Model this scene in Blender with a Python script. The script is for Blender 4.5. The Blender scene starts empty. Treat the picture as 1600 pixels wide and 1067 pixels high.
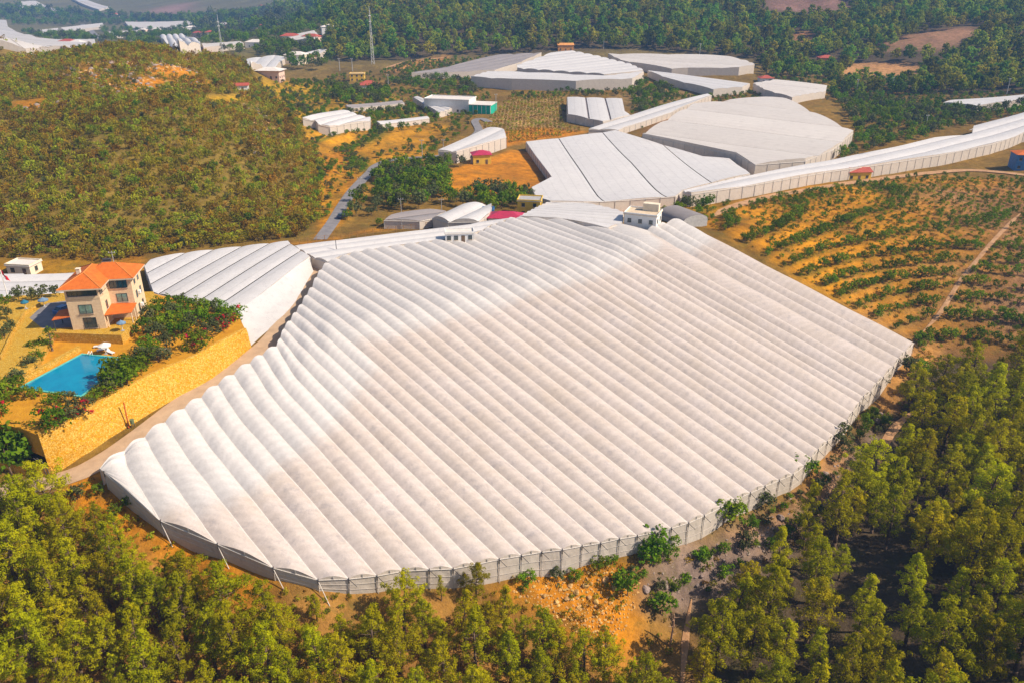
import bpy, bmesh, math, random
import numpy as np
from mathutils import Vector

random.seed(7)
RNG = np.random.default_rng(11)
sc = bpy.context.scene
COL = sc.collection

# ------------------------------------------------------------------ camera
CAM_Z = 100.0
FPX = 1244.0
PITCH = math.radians(25.0)
cam_d = bpy.data.cameras.new('camera')
cam = bpy.data.objects.new('camera', cam_d)
COL.objects.link(cam)
cam.location = (0, 0, CAM_Z)
cam.rotation_euler = (math.radians(90) - PITCH, 0, 0)
cam_d.sensor_width = 36
cam_d.lens = 36 * FPX / 1600
cam_d.clip_start = 0.5
cam_d.clip_end = 9000
sc.camera = cam

# ------------------------------------------------------------------ world and sun
SUN_AZ = Vector((0.98, -0.20, 0)).normalized()   # horizontal direction towards the sun
SUN_EL = math.radians(43)
w = bpy.data.worlds.new('World')
sc.world = w
w.use_nodes = True
nt = w.node_tree
sky = nt.nodes.new('ShaderNodeTexSky')
sky.sky_type = 'NISHITA'
sky.sun_disc = False
sky.sun_elevation = SUN_EL
sky.sun_rotation = math.atan2(SUN_AZ.x, SUN_AZ.y)
sky.altitude = 200
sky.dust_density = 1.5
bgn = nt.nodes['Background']
bgn.inputs['Strength'].default_value = 0.095
nt.links.new(sky.outputs[0], bgn.inputs['Color'])
sun_d = bpy.data.lights.new('sun', 'SUN')
sun_d.energy = 4.9
sun_d.angle = math.radians(0.6)
sun_d.color = (1.0, 0.87, 0.69)
sun = bpy.data.objects.new('sun', sun_d)
COL.objects.link(sun)
sdir = Vector((SUN_AZ.x * math.cos(SUN_EL), SUN_AZ.y * math.cos(SUN_EL), math.sin(SUN_EL)))
sun.rotation_euler = sdir.to_track_quat('Z', 'Y').to_euler()
sc.view_settings.view_transform = 'Standard'
sc.view_settings.look = 'None'
sc.view_settings.exposure = 0.5
sc.view_settings.gamma = 1.0
sc.view_settings.use_curve_mapping = False

# ------------------------------------------------------------------ basic helpers
CT, ST = math.cos(PITCH), math.sin(PITCH)

def ray(px, py):
    a = (np.asarray(px, float) - 800.0) / FPX
    b = (533.5 - np.asarray(py, float)) / FPX
    return np.stack([a, CT + b * ST, -ST + b * CT], -1)

def atz(px, py, z):
    """world point seen at a pixel of the photograph at relative height z (camera height = 0)"""
    r = ray(px, py)
    s = z / r[..., 2]
    p = r * s[..., None] if np.ndim(s) else r * s
    return p + np.array([0, 0, CAM_Z])

def tag(o, label=None, cat=None, group=None, kind=None):
    if label: o['label'] = label
    if cat: o['category'] = cat
    if group: o['group'] = group
    if kind: o['kind'] = kind
    return o

def empty(name, loc, rz=0.0, sc_=1.0):
    o = bpy.data.objects.new(name, None)
    o.empty_display_size = 0.5
    COL.objects.link(o)
    o.location = loc
    o.rotation_euler = (0, 0, rz)
    o.scale = (sc_, sc_, sc_)
    return o

def link(name, me, parent=None, loc=None):
    o = bpy.data.objects.new(name, me)
    COL.objects.link(o)
    if parent is not None: o.parent = parent
    if loc is not None: o.location = loc
    return o

def mesh_np(name, V, F, mats, smooth=False, mi=None):
    """V (n,3); F list/array of faces"""
    me = bpy.data.meshes.new(name)
    V = np.asarray(V, np.float32)
    if isinstance(F, np.ndarray):
        nf, k = F.shape
        me.vertices.add(len(V)); me.vertices.foreach_set('co', V.ravel())
        me.loops.add(nf * k); me.loops.foreach_set('vertex_index', F.astype(np.int32).ravel())
        me.polygons.add(nf)
        me.polygons.foreach_set('loop_start', np.arange(0, nf * k, k, dtype=np.int32))
        me.polygons.foreach_set('loop_total', np.full(nf, k, dtype=np.int32))
    else:
        me.from_pydata([tuple(map(float, v)) for v in V], [], [tuple(map(int, f)) for f in F])
    if not isinstance(mats, (list, tuple)): mats = [mats]
    for m in mats: me.materials.append(m)
    if mi is not None: me.polygons.foreach_set('material_index', np.asarray(mi, np.int32))
    me.polygons.foreach_set('use_smooth', np.full(len(me.polygons), smooth))
    me.update(calc_edges=True)
    me.validate()
    return me

class MB:
    """collects simple solids, linked as one mesh object"""
    def __init__(s): s.v = []; s.f = []
    def add(s, V, F):
        n = len(s.v); s.v += [tuple(map(float, p)) for p in V]; s.f += [tuple(i + n for i in f) for f in F]; return s
    def box(s, x0, x1, y0, y1, z0, z1):
        V = [(x0,y0,z0),(x1,y0,z0),(x1,y1,z0),(x0,y1,z0),(x0,y0,z1),(x1,y0,z1),(x1,y1,z1),(x0,y1,z1)]
        return s.add(V, [(3,2,1,0),(4,5,6,7),(0,1,5,4),(1,2,6,5),(2,3,7,6),(3,0,4,7)])
    def bar(s, a, b, r, n=6, r2=None):
        a = Vector(a); b = Vector(b); d = (b - a)
        if d.length < 1e-6: return s
        d.normalize()
        t = Vector((0, 0, 1)) if abs(d.z) < 0.9 else Vector((1, 0, 0))
        x = d.cross(t).normalized(); y = d.cross(x)
        r2 = r if r2 is None else r2
        V = []
        for p, rr in ((a, r), (b, r2)):
            for i in range(n):
                an = 2 * math.pi * i / n
                V.append(p + x * (rr * math.cos(an)) + y * (rr * math.sin(an)))
        F = [(i, (i + 1) % n, n + (i + 1) % n, n + i) for i in range(n)] + [tuple(range(n))[::-1], tuple(range(n, 2 * n))]
        return s.add(V, F)
    def prism(s, poly, z0, z1):
        n = len(poly)
        V = [(p[0], p[1], z0) for p in poly] + [(p[0], p[1], z1) for p in poly]
        F = [tuple(range(n))[::-1], tuple(range(n, 2 * n))] + [(i, (i + 1) % n, n + (i + 1) % n, n + i) for i in range(n)]
        return s.add(V, F)
    def hip(s, x0, x1, y0, y1, z, h, over=0.0, axis=None):
        w_, d_ = x1 - x0, y1 - y0
        t = 0.12
        if axis is None: axis = 'x' if w_ >= d_ else 'y'
        if axis == 'x':
            i = d_ / 2; R = [(x0 + min(i, w_/2-.01), (y0 + y1) / 2), (x1 - min(i, w_/2-.01), (y0 + y1) / 2)]
        else:
            i = w_ / 2; R = [((x0 + x1) / 2, y0 + min(i, d_/2-.01)), ((x0 + x1) / 2, y1 - min(i, d_/2-.01))]
        V = [(x0,y0,z-t),(x1,y0,z-t),(x1,y1,z-t),(x0,y1,z-t),(x0,y0,z),(x1,y0,z),(x1,y1,z),(x0,y1,z),(R[0][0],R[0][1],z+h),(R[1][0],R[1][1],z+h)]
        F = [(3,2,1,0),(0,1,5,4),(1,2,6,5),(2,3,7,6),(3,0,4,7)]
        if axis == 'x': F += [(4,5,9,8),(5,6,9),(6,7,8,9),(7,4,8)]
        else: F += [(4,5,8),(5,6,9,8),(6,7,9),(7,4,8,9)]
        return s.add(V, F)
    def gable(s, x0, x1, y0, y1, z, h):
        t = 0.12; ym = (y0 + y1) / 2
        V = [(x0,y0,z-t),(x1,y0,z-t),(x1,y1,z-t),(x0,y1,z-t),(x0,y0,z),(x1,y0,z),(x1,y1,z),(x0,y1,z),(x0,ym,z+h),(x1,ym,z+h)]
        F = [(3,2,1,0),(0,1,5,4),(1,2,6,9,5),(2,3,7,6),(3,0,4,8,7),(4,5,9,8),(6,7,8,9)]
        return s.add(V, F)
    def build(s, name, mat, parent=None, smooth=False, loc=None):
        me = mesh_np(name, np.array(s.v, float), s.f, mat, smooth)
        return link(name, me, parent, loc)

# ------------------------------------------------------------------ materials
def lin(c):
    return tuple(((x / 255) / 12.92 if x / 255 <= 0.04045 else ((x / 255 + 0.055) / 1.055) ** 2.4) for x in c)

MATS = {}
def mat(name, base, rough=0.8, var=0.0, nscale=1.0, c2=None, bump=0.0, bscale=None, spec=0.3, metal=0.0, obj_var=0.0, coord='Object', transl=0.0, detail=4.0, hv=0.06):
    if name in MATS: return MATS[name]
    m = bpy.data.materials.new(name); m.use_nodes = True
    t = m.node_tree; N = t.nodes; L = t.links
    b = N['Principled BSDF']
    b.inputs['Roughness'].default_value = rough
    b.inputs['Specular IOR Level'].default_value = spec
    b.inputs['Metallic'].default_value = metal
    tc = N.new('ShaderNodeTexCoord')
    src = tc.outputs[coord]
    if coord == 'World':
        src = None
    colout = None
    if c2 is not None or var > 0:
        nz = N.new('ShaderNodeTexNoise'); nz.inputs['Scale'].default_value = nscale; nz.inputs['Detail'].default_value = detail; nz.inputs['Roughness'].default_value = 0.65
        L.new(src, nz.inputs['Vector'])
        r = N.new('ShaderNodeValToRGB')
        r.color_ramp.elements[0].position = 0.32; r.color_ramp.elements[1].position = 0.68
        a = base; c = c2 if c2 is not None else tuple(min(1, x * (1 + var)) for x in base)
        if c2 is None: a = tuple(x * (1 - var) for x in base)
        r.color_ramp.elements[0].color = (*a, 1); r.color_ramp.elements[1].color = (*c, 1)
        L.new(nz.outputs['Fac'], r.inputs['Fac']); colout = r.outputs['Color']
    else:
        rgb = N.new('ShaderNodeRGB'); rgb.outputs[0].default_value = (*base, 1); colout = rgb.outputs[0]
    if obj_var > 0:
        oi = N.new('ShaderNodeObjectInfo'); hs_ = N.new('ShaderNodeHueSaturation')
        mr = N.new('ShaderNodeMapRange'); mr.inputs['To Min'].default_value = 1 - obj_var; mr.inputs['To Max'].default_value = 1 + obj_var
        L.new(oi.outputs['Random'], mr.inputs['Value']); L.new(mr.outputs[0], hs_.inputs['Value'])
        mr2 = N.new('ShaderNodeMapRange'); mr2.inputs['To Min'].default_value = 0.5 - hv * obj_var; mr2.inputs['To Max'].default_value = 0.5 + hv * obj_var
        mu = N.new('ShaderNodeMath'); mu.operation = 'MULTIPLY'; mu.inputs[1].default_value = 7.31; fr = N.new('ShaderNodeMath'); fr.operation = 'FRACT'
        L.new(oi.outputs['Random'], mu.inputs[0]); L.new(mu.outputs[0], fr.inputs[0]); L.new(fr.outputs[0], mr2.inputs['Value']); L.new(mr2.outputs[0], hs_.inputs['Hue'])
        L.new(colout, hs_.inputs['Color']); colout = hs_.outputs['Color']
    L.new(colout, b.inputs['Base Color'])
    if bump > 0:
        nb = N.new('ShaderNodeTexNoise'); nb.inputs['Scale'].default_value = bscale or nscale * 3; nb.inputs['Detail'].default_value = 5
        L.new(src, nb.inputs['Vector'])
        bp = N.new('ShaderNodeBump'); bp.inputs['Strength'].default_value = bump; bp.inputs['Distance'].default_value = 0.3
        L.new(nb.outputs['Fac'], bp.inputs['Height']); L.new(bp.outputs[0], b.inputs['Normal'])
    if transl > 0:
        tr = N.new('ShaderNodeBsdfTranslucent'); mx = N.new('ShaderNodeMixShader'); mx.inputs[0].default_value = transl
        L.new(colout, tr.inputs['Color']); L.new(b.outputs[0], mx.inputs[1]); L.new(tr.outputs[0], mx.inputs[2])
        L.new(mx.outputs[0], N['Material Output'].inputs['Surface'])
    MATS[name] = m
    return m

def film_mat(name, c_a, c_b, c_dirt, nscale=0.12, dirt_scale=0.5, rough=0.5, wash=None, transl=0.12, seam=0.0):
    """plastic greenhouse film: thin, patchy whitewash, dust stains"""
    m = bpy.data.materials.new(name); m.use_nodes = True
    t = m.node_tree; N = t.nodes; L = t.links; b = N['Principled BSDF']
    b.inputs['Roughness'].default_value = rough; b.inputs['Specular IOR Level'].default_value = 0.25
    tc = N.new('ShaderNodeTexCoord')
    n1 = N.new('ShaderNodeTexNoise'); n1.inputs['Scale'].default_value = nscale; n1.inputs['Detail'].default_value = 6; n1.inputs['Roughness'].default_value = 0.7
    L.new(tc.outputs['Object'], n1.inputs['Vector'])
    r1 = N.new('ShaderNodeValToRGB'); r1.color_ramp.elements[0].position = 0.3; r1.color_ramp.elements[1].position = 0.7
    r1.color_ramp.elements[0].color = (*c_a, 1); r1.color_ramp.elements[1].color = (*c_b, 1)
    L.new(n1.outputs['Fac'], r1.inputs['Fac'])
    n2 = N.new('ShaderNodeTexNoise'); n2.inputs['Scale'].default_value = dirt_scale; n2.inputs['Detail'].default_value = 8; n2.inputs['Roughness'].default_value = 0.75
    L.new(tc.outputs['Object'], n2.inputs['Vector'])
    r2 = N.new('ShaderNodeValToRGB'); r2.color_ramp.elements[0].position = 0.53; r2.color_ramp.elements[1].position = 0.72
    L.new(n2.outputs['Fac'], r2.inputs['Fac'])
    mu = N.new('ShaderNodeMath'); mu.operation = 'MULTIPLY'; mu.inputs[1].default_value = 0.8
    L.new(r2.outputs['Color'], mu.inputs[0])
    mx = N.new('ShaderNodeMixRGB'); mx.inputs['Color2'].default_value = (*c_dirt, 1)
    L.new(mu.outputs[0], mx.inputs['Fac']); L.new(r1.outputs['Color'], mx.inputs['Color1'])
    if wash is not None:      # amount of fresh whitewash brushed on the film
        wa = N.new('ShaderNodeAttribute'); wa.attribute_name = 'wash'
        ad = N.new('ShaderNodeMath'); ad.operation = 'ADD'; sb = N.new('ShaderNodeMath'); sb.operation = 'MULTIPLY_ADD'; sb.inputs[1].default_value = 0.9; sb.inputs[2].default_value = -0.45
        L.new(n1.outputs['Fac'], sb.inputs[0]); L.new(wa.outputs['Fac'], ad.inputs[0]); L.new(sb.outputs[0], ad.inputs[1])
        sm = N.new('ShaderNodeMapRange'); sm.interpolation_type = 'SMOOTHSTEP'; sm.inputs['From Min'].default_value = 0.2; sm.inputs['From Max'].default_value = 0.8
        L.new(ad.outputs[0], sm.inputs['Value'])
        mw = N.new('ShaderNodeMixRGB'); mw.inputs['Color2'].default_value = (*wash, 1)
        L.new(sm.outputs[0], mw.inputs['Fac']); L.new(mx.outputs[0], mw.inputs['Color1']); mx = mw
    oi = N.new('ShaderNodeObjectInfo'); mr = N.new('ShaderNodeMapRange'); mr.inputs['To Min'].default_value = 0.94; mr.inputs['To Max'].default_value = 1.03
    L.new(oi.outputs['Random'], mr.inputs['Value'])
    hv = N.new('ShaderNodeHueSaturation'); L.new(mr.outputs[0], hv.inputs['Value']); L.new(mx.outputs[0], hv.inputs['Color'])
    if seam > 0:              # sheet joints and sagging strips
        ru = N.new('ShaderNodeAttribute'); ru.attribute_name = 'run'
        ml = N.new('ShaderNodeMath'); ml.operation = 'MULTIPLY'; ml.inputs[1].default_value = 0.24; L.new(ru.outputs['Fac'], ml.inputs[0])
        fr_ = N.new('ShaderNodeMath'); fr_.operation = 'PINGPONG'; fr_.inputs[1].default_value = 0.5; L.new(ml.outputs[0], fr_.inputs[0])
        sm2 = N.new('ShaderNodeMapRange'); sm2.inputs['From Min'].default_value = 0.0; sm2.inputs['From Max'].default_value = 0.09; sm2.inputs['To Min'].default_value = -seam; sm2.inputs['To Max'].default_value = 0.0; L.new(fr_.outputs[0], sm2.inputs['Value'])
        n7 = N.new('ShaderNodeTexNoise'); n7.inputs['Scale'].default_value = 0.35; n7.inputs['Detail'].default_value = 8; n7.inputs['Roughness'].default_value = 0.75; L.new(tc.outputs['Object'], n7.inputs['Vector'])
        m7 = N.new('ShaderNodeMath'); m7.operation = 'MULTIPLY_ADD'; m7.inputs[1].default_value = 0.3; m7.inputs[2].default_value = -0.15; L.new(n7.outputs['Fac'], m7.inputs[0])
        a7 = N.new('ShaderNodeMath'); a7.operation = 'ADD'; L.new(sm2.outputs[0], a7.inputs[0]); L.new(m7.outputs[0], a7.inputs[1])
        a8 = N.new('ShaderNodeMath'); a8.operation = 'ADD'; L.new(a7.outputs[0], a8.inputs[0]); L.new(mr.outputs[0], a8.inputs[1]); L.new(a8.outputs[0], hv.inputs['Value'])
    if wash is not None:      # hoops showing faintly through the film
        ru = N.new('ShaderNodeAttribute'); ru.attribute_name = 'run'
        n5 = N.new('ShaderNodeTexNoise'); n5.inputs['Scale'].default_value = 2.2; n5.inputs['Detail'].default_value = 6; n5.inputs['Roughness'].default_value = 0.8; L.new(tc.outputs['Object'], n5.inputs['Vector'])
        sn = N.new('ShaderNodeMath'); sn.operation = 'SINE'; ml = N.new('ShaderNodeMath'); ml.operation = 'MULTIPLY'; ml.inputs[1].default_value = 3.5; L.new(ru.outputs['Fac'], ml.inputs[0]); L.new(ml.outputs[0], sn.inputs[0])
        m5 = N.new('ShaderNodeMath'); m5.operation = 'MULTIPLY'; m5.inputs[1].default_value = 0.035; L.new(sn.outputs[0], m5.inputs[0])
        m6 = N.new('ShaderNodeMath'); m6.operation = 'MULTIPLY_ADD'; m6.inputs[1].default_value = 0.55; m6.inputs[2].default_value = -0.275; L.new(n5.outputs['Fac'], m6.inputs[0])
        a5 = N.new('ShaderNodeMath'); a5.operation = 'ADD'; L.new(m5.outputs[0], a5.inputs[0]); L.new(m6.outputs[0], a5.inputs[1])
        a6 = N.new('ShaderNodeMath'); a6.operation = 'ADD'; L.new(a5.outputs[0], a6.inputs[0]); L.new(mr.outputs[0], a6.inputs[1]); L.new(a6.outputs[0], hv.inputs['Value'])
    L.new(hv.outputs[0], b.inputs['Base Color'])
    nb = N.new('ShaderNodeTexNoise'); nb.inputs['Scale'].default_value = 0.9; nb.inputs['Detail'].default_value = 5
    L.new(tc.outputs['Object'], nb.inputs['Vector'])
    bp = N.new('ShaderNodeBump'); bp.inputs['Strength'].default_value = 0.25; bp.inputs['Distance'].default_value = 0.25
    L.new(nb.outputs['Fac'], bp.inputs['Height']); L.new(bp.outputs[0], b.inputs['Normal'])
    tr = N.new('ShaderNodeBsdfTranslucent'); ms = N.new('ShaderNodeMixShader'); ms.inputs[0].default_value = transl
    L.new(hv.outputs[0], tr.inputs['Color']); L.new(b.outputs[0], ms.inputs[1]); L.new(tr.outputs[0], ms.inputs[2])
    L.new(ms.outputs[0], N['Material Output'].inputs['Surface'])
    return m

M_FILM = film_mat('film_thin', (0.51, 0.43, 0.375), (0.58, 0.505, 0.475), (0.35, 0.315, 0.32), wash=(0.575, 0.54, 0.525))
M_FILMW = film_mat('film_whitewashed', (0.60, 0.575, 0.575), (0.65, 0.625, 0.62), (0.46, 0.44, 0.46), seam=0.10)
M_FILMG = film_mat('film_grey', (0.30, 0.26, 0.255), (0.36, 0.32, 0.31), (0.24, 0.22, 0.22), seam=0.10)
M_FILMWALL = film_mat('film_wall', (0.70, 0.61, 0.53), (0.80, 0.71, 0.63), (0.50, 0.45, 0.43), nscale=0.5, dirt_scale=1.2, transl=0.3)
M_POST = mat('galvanised', (0.42, 0.42, 0.43), 0.5, var=0.2, nscale=3, metal=0.3)
M_DARKPOST = mat('dark_post', (0.06, 0.055, 0.06), 0.6, var=0.2, nscale=3)
M_WHITE = mat('white_paint', (0.72, 0.70, 0.68), 0.6, var=0.08, nscale=1.5)
M_RAIL = mat('rail', (0.58, 0.53, 0.49), 0.5, var=0.1, nscale=2)

# ------------------------------------------------------------------ terrain: smooth height from surveyed points
CP = """
80 742 -73;20 765 -74;150 750 -72.8;300 642 -71.6;395 537 -70;450 480 -69.5;500 405 -68.9;-60 800 -75
160 515 -71;0 600 -72;0 500 -71;-100 560 -72
300 450 -70;420 400 -69.6;240 400 -70.4;345 386 -70;50 462 -71;-80 460 -70;100 430 -70.6
0 390 -69;120 400 -70;250 375 -70;350 372 -70;450 372 -70;-120 390 -66
0 300 -63;150 300 -62;300 300 -63.5;430 300 -67.5;-120 300 -60
0 230 -57;150 230 -55;300 230 -56;400 230 -60;470 230 -68
0 160 -50;150 160 -48;300 160 -48.5;380 160 -54;430 160 -61.5
0 130 -51;80 110 -44.5;170 110 -43;260 110 -43.5;330 110 -47;400 110 -56.5
190 73 -39.5;110 83 -42;280 82 -41.8;360 95 -47;10 66 -43;50 90 -52;70 105 -55;0 110 -55
40 60 -85;150 60 -85;100 40 -100;290 72 -72;230 60 -82;350 75 -72;420 98 -68;470 95 -68;490 60 -80;400 50 -92;300 30 -100;50 15 -90;200 10 -85;50 0 -72;300 0 -70;480 10 -66
540 340 -71;520 300 -70;580 270 -71;600 320 -71;680 345 -71.5;750 345 -71.5;640 240 -72;690 250 -73;760 215 -73;790 280 -74;730 300 -73;820 320 -74
470 250 -67;520 220 -69;600 200 -71;500 160 -66;560 140 -67;640 170 -71;740 178 -72;420 118 -58;440 150 -63;600 112 -68;580 100 -67;680 120 -70;500 105 -67
640 118 -69;740 132 -70;850 135 -70;1000 138 -70;1100 125 -69;1180 112 -66;900 92 -64;760 92 -65
830 170 -71;830 205 -73;900 192 -72;980 197 -73;1050 150 -70;1130 140 -70;1200 152 -70;1290 160 -72
1000 270 -75;850 260 -75;850 310 -75;940 328 -76;1060 318 -76;1100 200 -73;1330 220 -75;1150 275 -77;1300 272 -77;1450 255 -77;1590 235 -76;1590 195 -74;1450 200 -75;1400 170 -75;1500 150 -73
1300 120 -70;1200 100 -66;1350 100 -66;1500 100 -63;1590 110 -64;1300 60 -54;1500 50 -47;1100 60 -55;1200 0 -29;1400 0 -28;1590 0 -27;1750 60 -48;1750 150 -66;1750 250 -72
560 90 -66;700 87 -65;900 80 -62;1000 80 -61;600 50 -52;800 50 -51;1000 50 -50;600 0 -30;800 0 -29;1000 0 -29
1110 345 -71.5;1200 330 -73;1300 300 -74;1450 290 -76;1220 415 -77;1400 400 -79;1550 400 -79.5;1440 525 -88.2;1500 450 -84;1590 480 -86;1590 330 -77;1350 340 -76;1750 400 -79;1750 560 -86
1380 640 -92;1380 700 -94;1300 790 -94;1200 850 -94;1100 900 -94.5;1050 1000 -97;1050 1067 -99;1060 1200 -100
1500 640 -91;1590 560 -89;1590 640 -90;1500 750 -92;1590 800 -91;1450 900 -93;1590 950 -91;1300 1000 -96;1500 1100 -94;1590 1200 -92;1300 1200 -97;1750 800 -89;1750 1100 -90
544 930 -82.0;870 900 -88.3;930 935 -90.5;800 1000 -92;950 1050 -96;600 1000 -87;400 950 -82.5;300 880 -79.3;200 820 -75.8;100 830 -77;0 830 -76.5;0 950 -80;200 1000 -83;400 1100 -88;0 1150 -86;600 1200 -94;800 1200 -97;200 1200 -89;-120 1000 -80
"""
cpx = np.array([[float(v) for v in q.split()] for line in CP.strip().splitlines() for q in line.split(';')])
ctrl = atz(cpx[:, 0], cpx[:, 1], cpx[:, 2])
extra = np.array([[-300,560,-64],[-150,560,-70],[-60,540,-71],[-200,520,-60],[0,0,-108],[-110,0,-92],[110,0,-98],[250,60,-86],[-200,60,-72],[-260,150,-60],
    [-300,300,-45],[-420,420,-40],[500,300,-60],[700,500,-20],[0,1100,5],[-150,1150,-5],[300,1080,5],[700,950,10],[1200,700,20],[0,1600,60],[600,1600,80],[1500,1500,90],[-1400,1200,-60],[-2200,1500,0],
    [-700,2600,-20],[-1500,2600,0],[200,2600,90],[2400,800,60],[-2400,300,10],[0,3200,120],[-1500,3200,60],[1500,3200,140],[300,-60,-104],[-300,-60,-80],[0,-100,-112],[900,0,-60],[-900,0,-40],[2400,-100,40],[-2400,-100,40]], float)
extra[:, 2] += CAM_Z

# main greenhouse frame (gutter plane), needed as survey points too
VP = ray(-847.8, -643.0); VP = VP / np.linalg.norm(VP[:2])
UD = VP[:2]; VD = np.array([UD[1], -UD[0]]); SL = VP[2]
A0 = atz(156, 732, -70.0)
GN_ = np.array([SL * UD[0], SL * UD[1], -1.0])
GC = GN_ @ A0
def on_plane(px, py):
    r = ray(px, py); o = np.array([0, 0, CAM_Z])
    s = (GC - GN_ @ o) / (r @ GN_)
    return o + r * s
GUT = [(162,737),(250,812.5),(339,850),(426,886),(496,905),(544,904.4),(588,898.8),(629.4,891),(669.7,890),(707,887.5),(742,881),(779,873.8),(813.8,867),(845.6,861.6),(877.5,858.8),(908.4,852),(937.5,847.5),(966.6,841.9),(994.7,836.3),(1022.,831),(1048,825.3),(1075,816),(1099.4,805),(1124.7,792.8),(1148,779.7),(1171.6,769.4),(1194,760),(1216.6,749.7),(1238,741),(1256,728),(1267,715),(1277.5,702),(1291.6,690.6),(1302,680),(1312.5,669),(1323,657.5),(1331,644),(1342.5,629),(1348,620),(1360,612.5),(1369,599),(1379,590),(1395,573),(1404,560),(1414,550.6),(1428,535.6)]
NEAR = np.array([on_plane(*q) for q in GUT])
NG = len(NEAR)
VK = NEAR[:, :2] @ VD
# starts of the gutters: along the road, then along the far edge
ROAD_ST = [(156,732,-70.0),(194,705,-69.4),(226,682.5,-69.0),(257.5,660,-68.6),(287.5,639,-68.3),(314,621,-68.1),(340,602,-67.9),(365,586,-67.7),(390,567.5,-67.5),(410,555,-67.4),(432,542,-67.2),(438,528,-67.0),(444,514,-66.9),(454,502,-66.8),(463,488,-66.7),(471.6,476,-66.6),(480,462,-66.5),(488,449,-66.4),(495,434,-66.3),(502.5,422.5,-66.2),(512,411,-66.1)]
FAR_ST = [(512,411,-66.1),(560,395,-66.2),(620,386,-66.4),(690,377,-66.6),(745,367,-66.8),(775,352,-66.9),(809,341,-67.0),(880,344,-67.3),(935,348,-67.6),(972,364,-68.0),(998,367,-68.0),(1012,360,-68.0),(1040,350,-67.9),(1062,343,-67.9)]
START = [atz(*q) for q in ROAD_ST]
fp = np.array([atz(*q) for q in FAR_ST]); fv = fp[:, :2] @ VD
v_a = START[-1][:2] @ VD
for k in range(len(ROAD_ST), NG):
    f_ = (VK[k] - VK[len(ROAD_ST) - 1]) / (VK[-1] - VK[len(ROAD_ST) - 1])
    vt = v_a + (fv[-1] - v_a) * f_
    START.append(np.array([np.interp(vt, fv, fp[:, c]) for c in range(3)]))
START = np.array(START)
CREST_PX = [(156,734),(322,705),(365,652),(417,625),(462,587),(500,540),(525,509),(547,507),(570,501),(600,495.6),(649,484),(699,472.5),(744,459),(809,442.5),(864,427),(927,410.6),(975,385),(1012,362),(1062,343)]
cr = np.array([on_plane(*q) for q in CREST_PX]); crv = cr[:, :2] @ VD; cru = cr[:, :2] @ UD
CREST = []
for k in range(NG):
    vs = START[k][:2] @ VD; us = START[k][:2] @ UD; ue = NEAR[k][:2] @ UD
    vm = 0.55 * VK[k] + 0.45 * vs
    u = np.interp(vm, crv, cru)
    u = min(u, us - 0.12 * (us - ue)); u = max(u, ue + 0.1 * (us - ue))
    z = A0[2] + SL * (u - A0[:2] @ UD)
    p = UD * u + VD * vm
    CREST.append(np.array([p[0], p[1], z]))
CREST = np.array(CREST)
gsup = []
for k in [0, 1, 2, 3, 4] + list(range(6, NG, 3)):
    for P, dz_ in ((START[k], 2.6), (CREST[k], 3.0), (0.5 * (CREST[k] + NEAR[k]), 3.0), (NEAR[k], 1.5 if k < 5 else 2.8 if k < 9 else 3.5)):
        gsup.append(P - np.array([0, 0, dz_]))
PTS = np.concatenate([np.array(gsup), ctrl, extra])
# drop points that lie almost on top of one another
keep = []
for i in range(len(PTS)):
    if all(np.hypot(*(PTS[i, :2] - PTS[j, :2])) > 3.0 for j in keep): keep.append(i)
PTS = PTS[keep]
def kern(d): return np.sqrt(d * d + 16.0)
D_ = np.hypot(PTS[:, None, 0] - PTS[None, :, 0], PTS[:, None, 1] - PTS[None, :, 1])
n_ = len(PTS)
Kmat = np.zeros((n_ + 3, n_ + 3)); Kmat[:n_, :n_] = kern(D_) - 0.35 * np.eye(n_) * 4
Kmat[:n_, n_] = 1; Kmat[:n_, n_ + 1:] = PTS[:, :2] / 100; Kmat[n_:, :n_] = Kmat[:n_, n_:].T
WT = np.linalg.solve(Kmat, np.concatenate([PTS[:, 2], [0, 0, 0]]))
def hs(x, y):
    x = np.asarray(x, float); y = np.asarray(y, float); sh = x.shape
    xf = x.ravel(); yf = y.ravel(); out = np.empty(len(xf))
    for i in range(0, len(xf), 20000):
        d = np.hypot(xf[i:i+20000, None] - PTS[None, :, 0], yf[i:i+20000, None] - PTS[None, :, 1])
        out[i:i+20000] = kern(d) @ WT[:n_] + WT[n_] + xf[i:i+20000] / 100 * WT[n_ + 1] + yf[i:i+20000] / 100 * WT[n_ + 2]
    return out.reshape(sh)

SS = 55.0 * (4000 / 55.0) ** (np.arange(700) / 699.0)
def hit(px, py, off=0.0, fn=None):
    fn = fn or hs
    r = ray(px, py)
    P = r[None, :] * SS[:, None]
    dz = P[:, 2] + CAM_Z - (fn(P[:, 0], P[:, 1]) + off)
    i = np.argmax(dz < 0)
    if not (dz < 0).any(): i = len(SS) - 1
    if i == 0: i = 1
    t = dz[i - 1] / (dz[i - 1] - dz[i] + 1e-9)
    s = SS[i - 1] + (SS[i] - SS[i - 1]) * t
    p = r * s
    return np.array([p[0], p[1], p[2] + CAM_Z])
def hits(pxs, off=0.0, fn=None): return np.array([hit(p[0], p[1], off, fn) for p in pxs])

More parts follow.
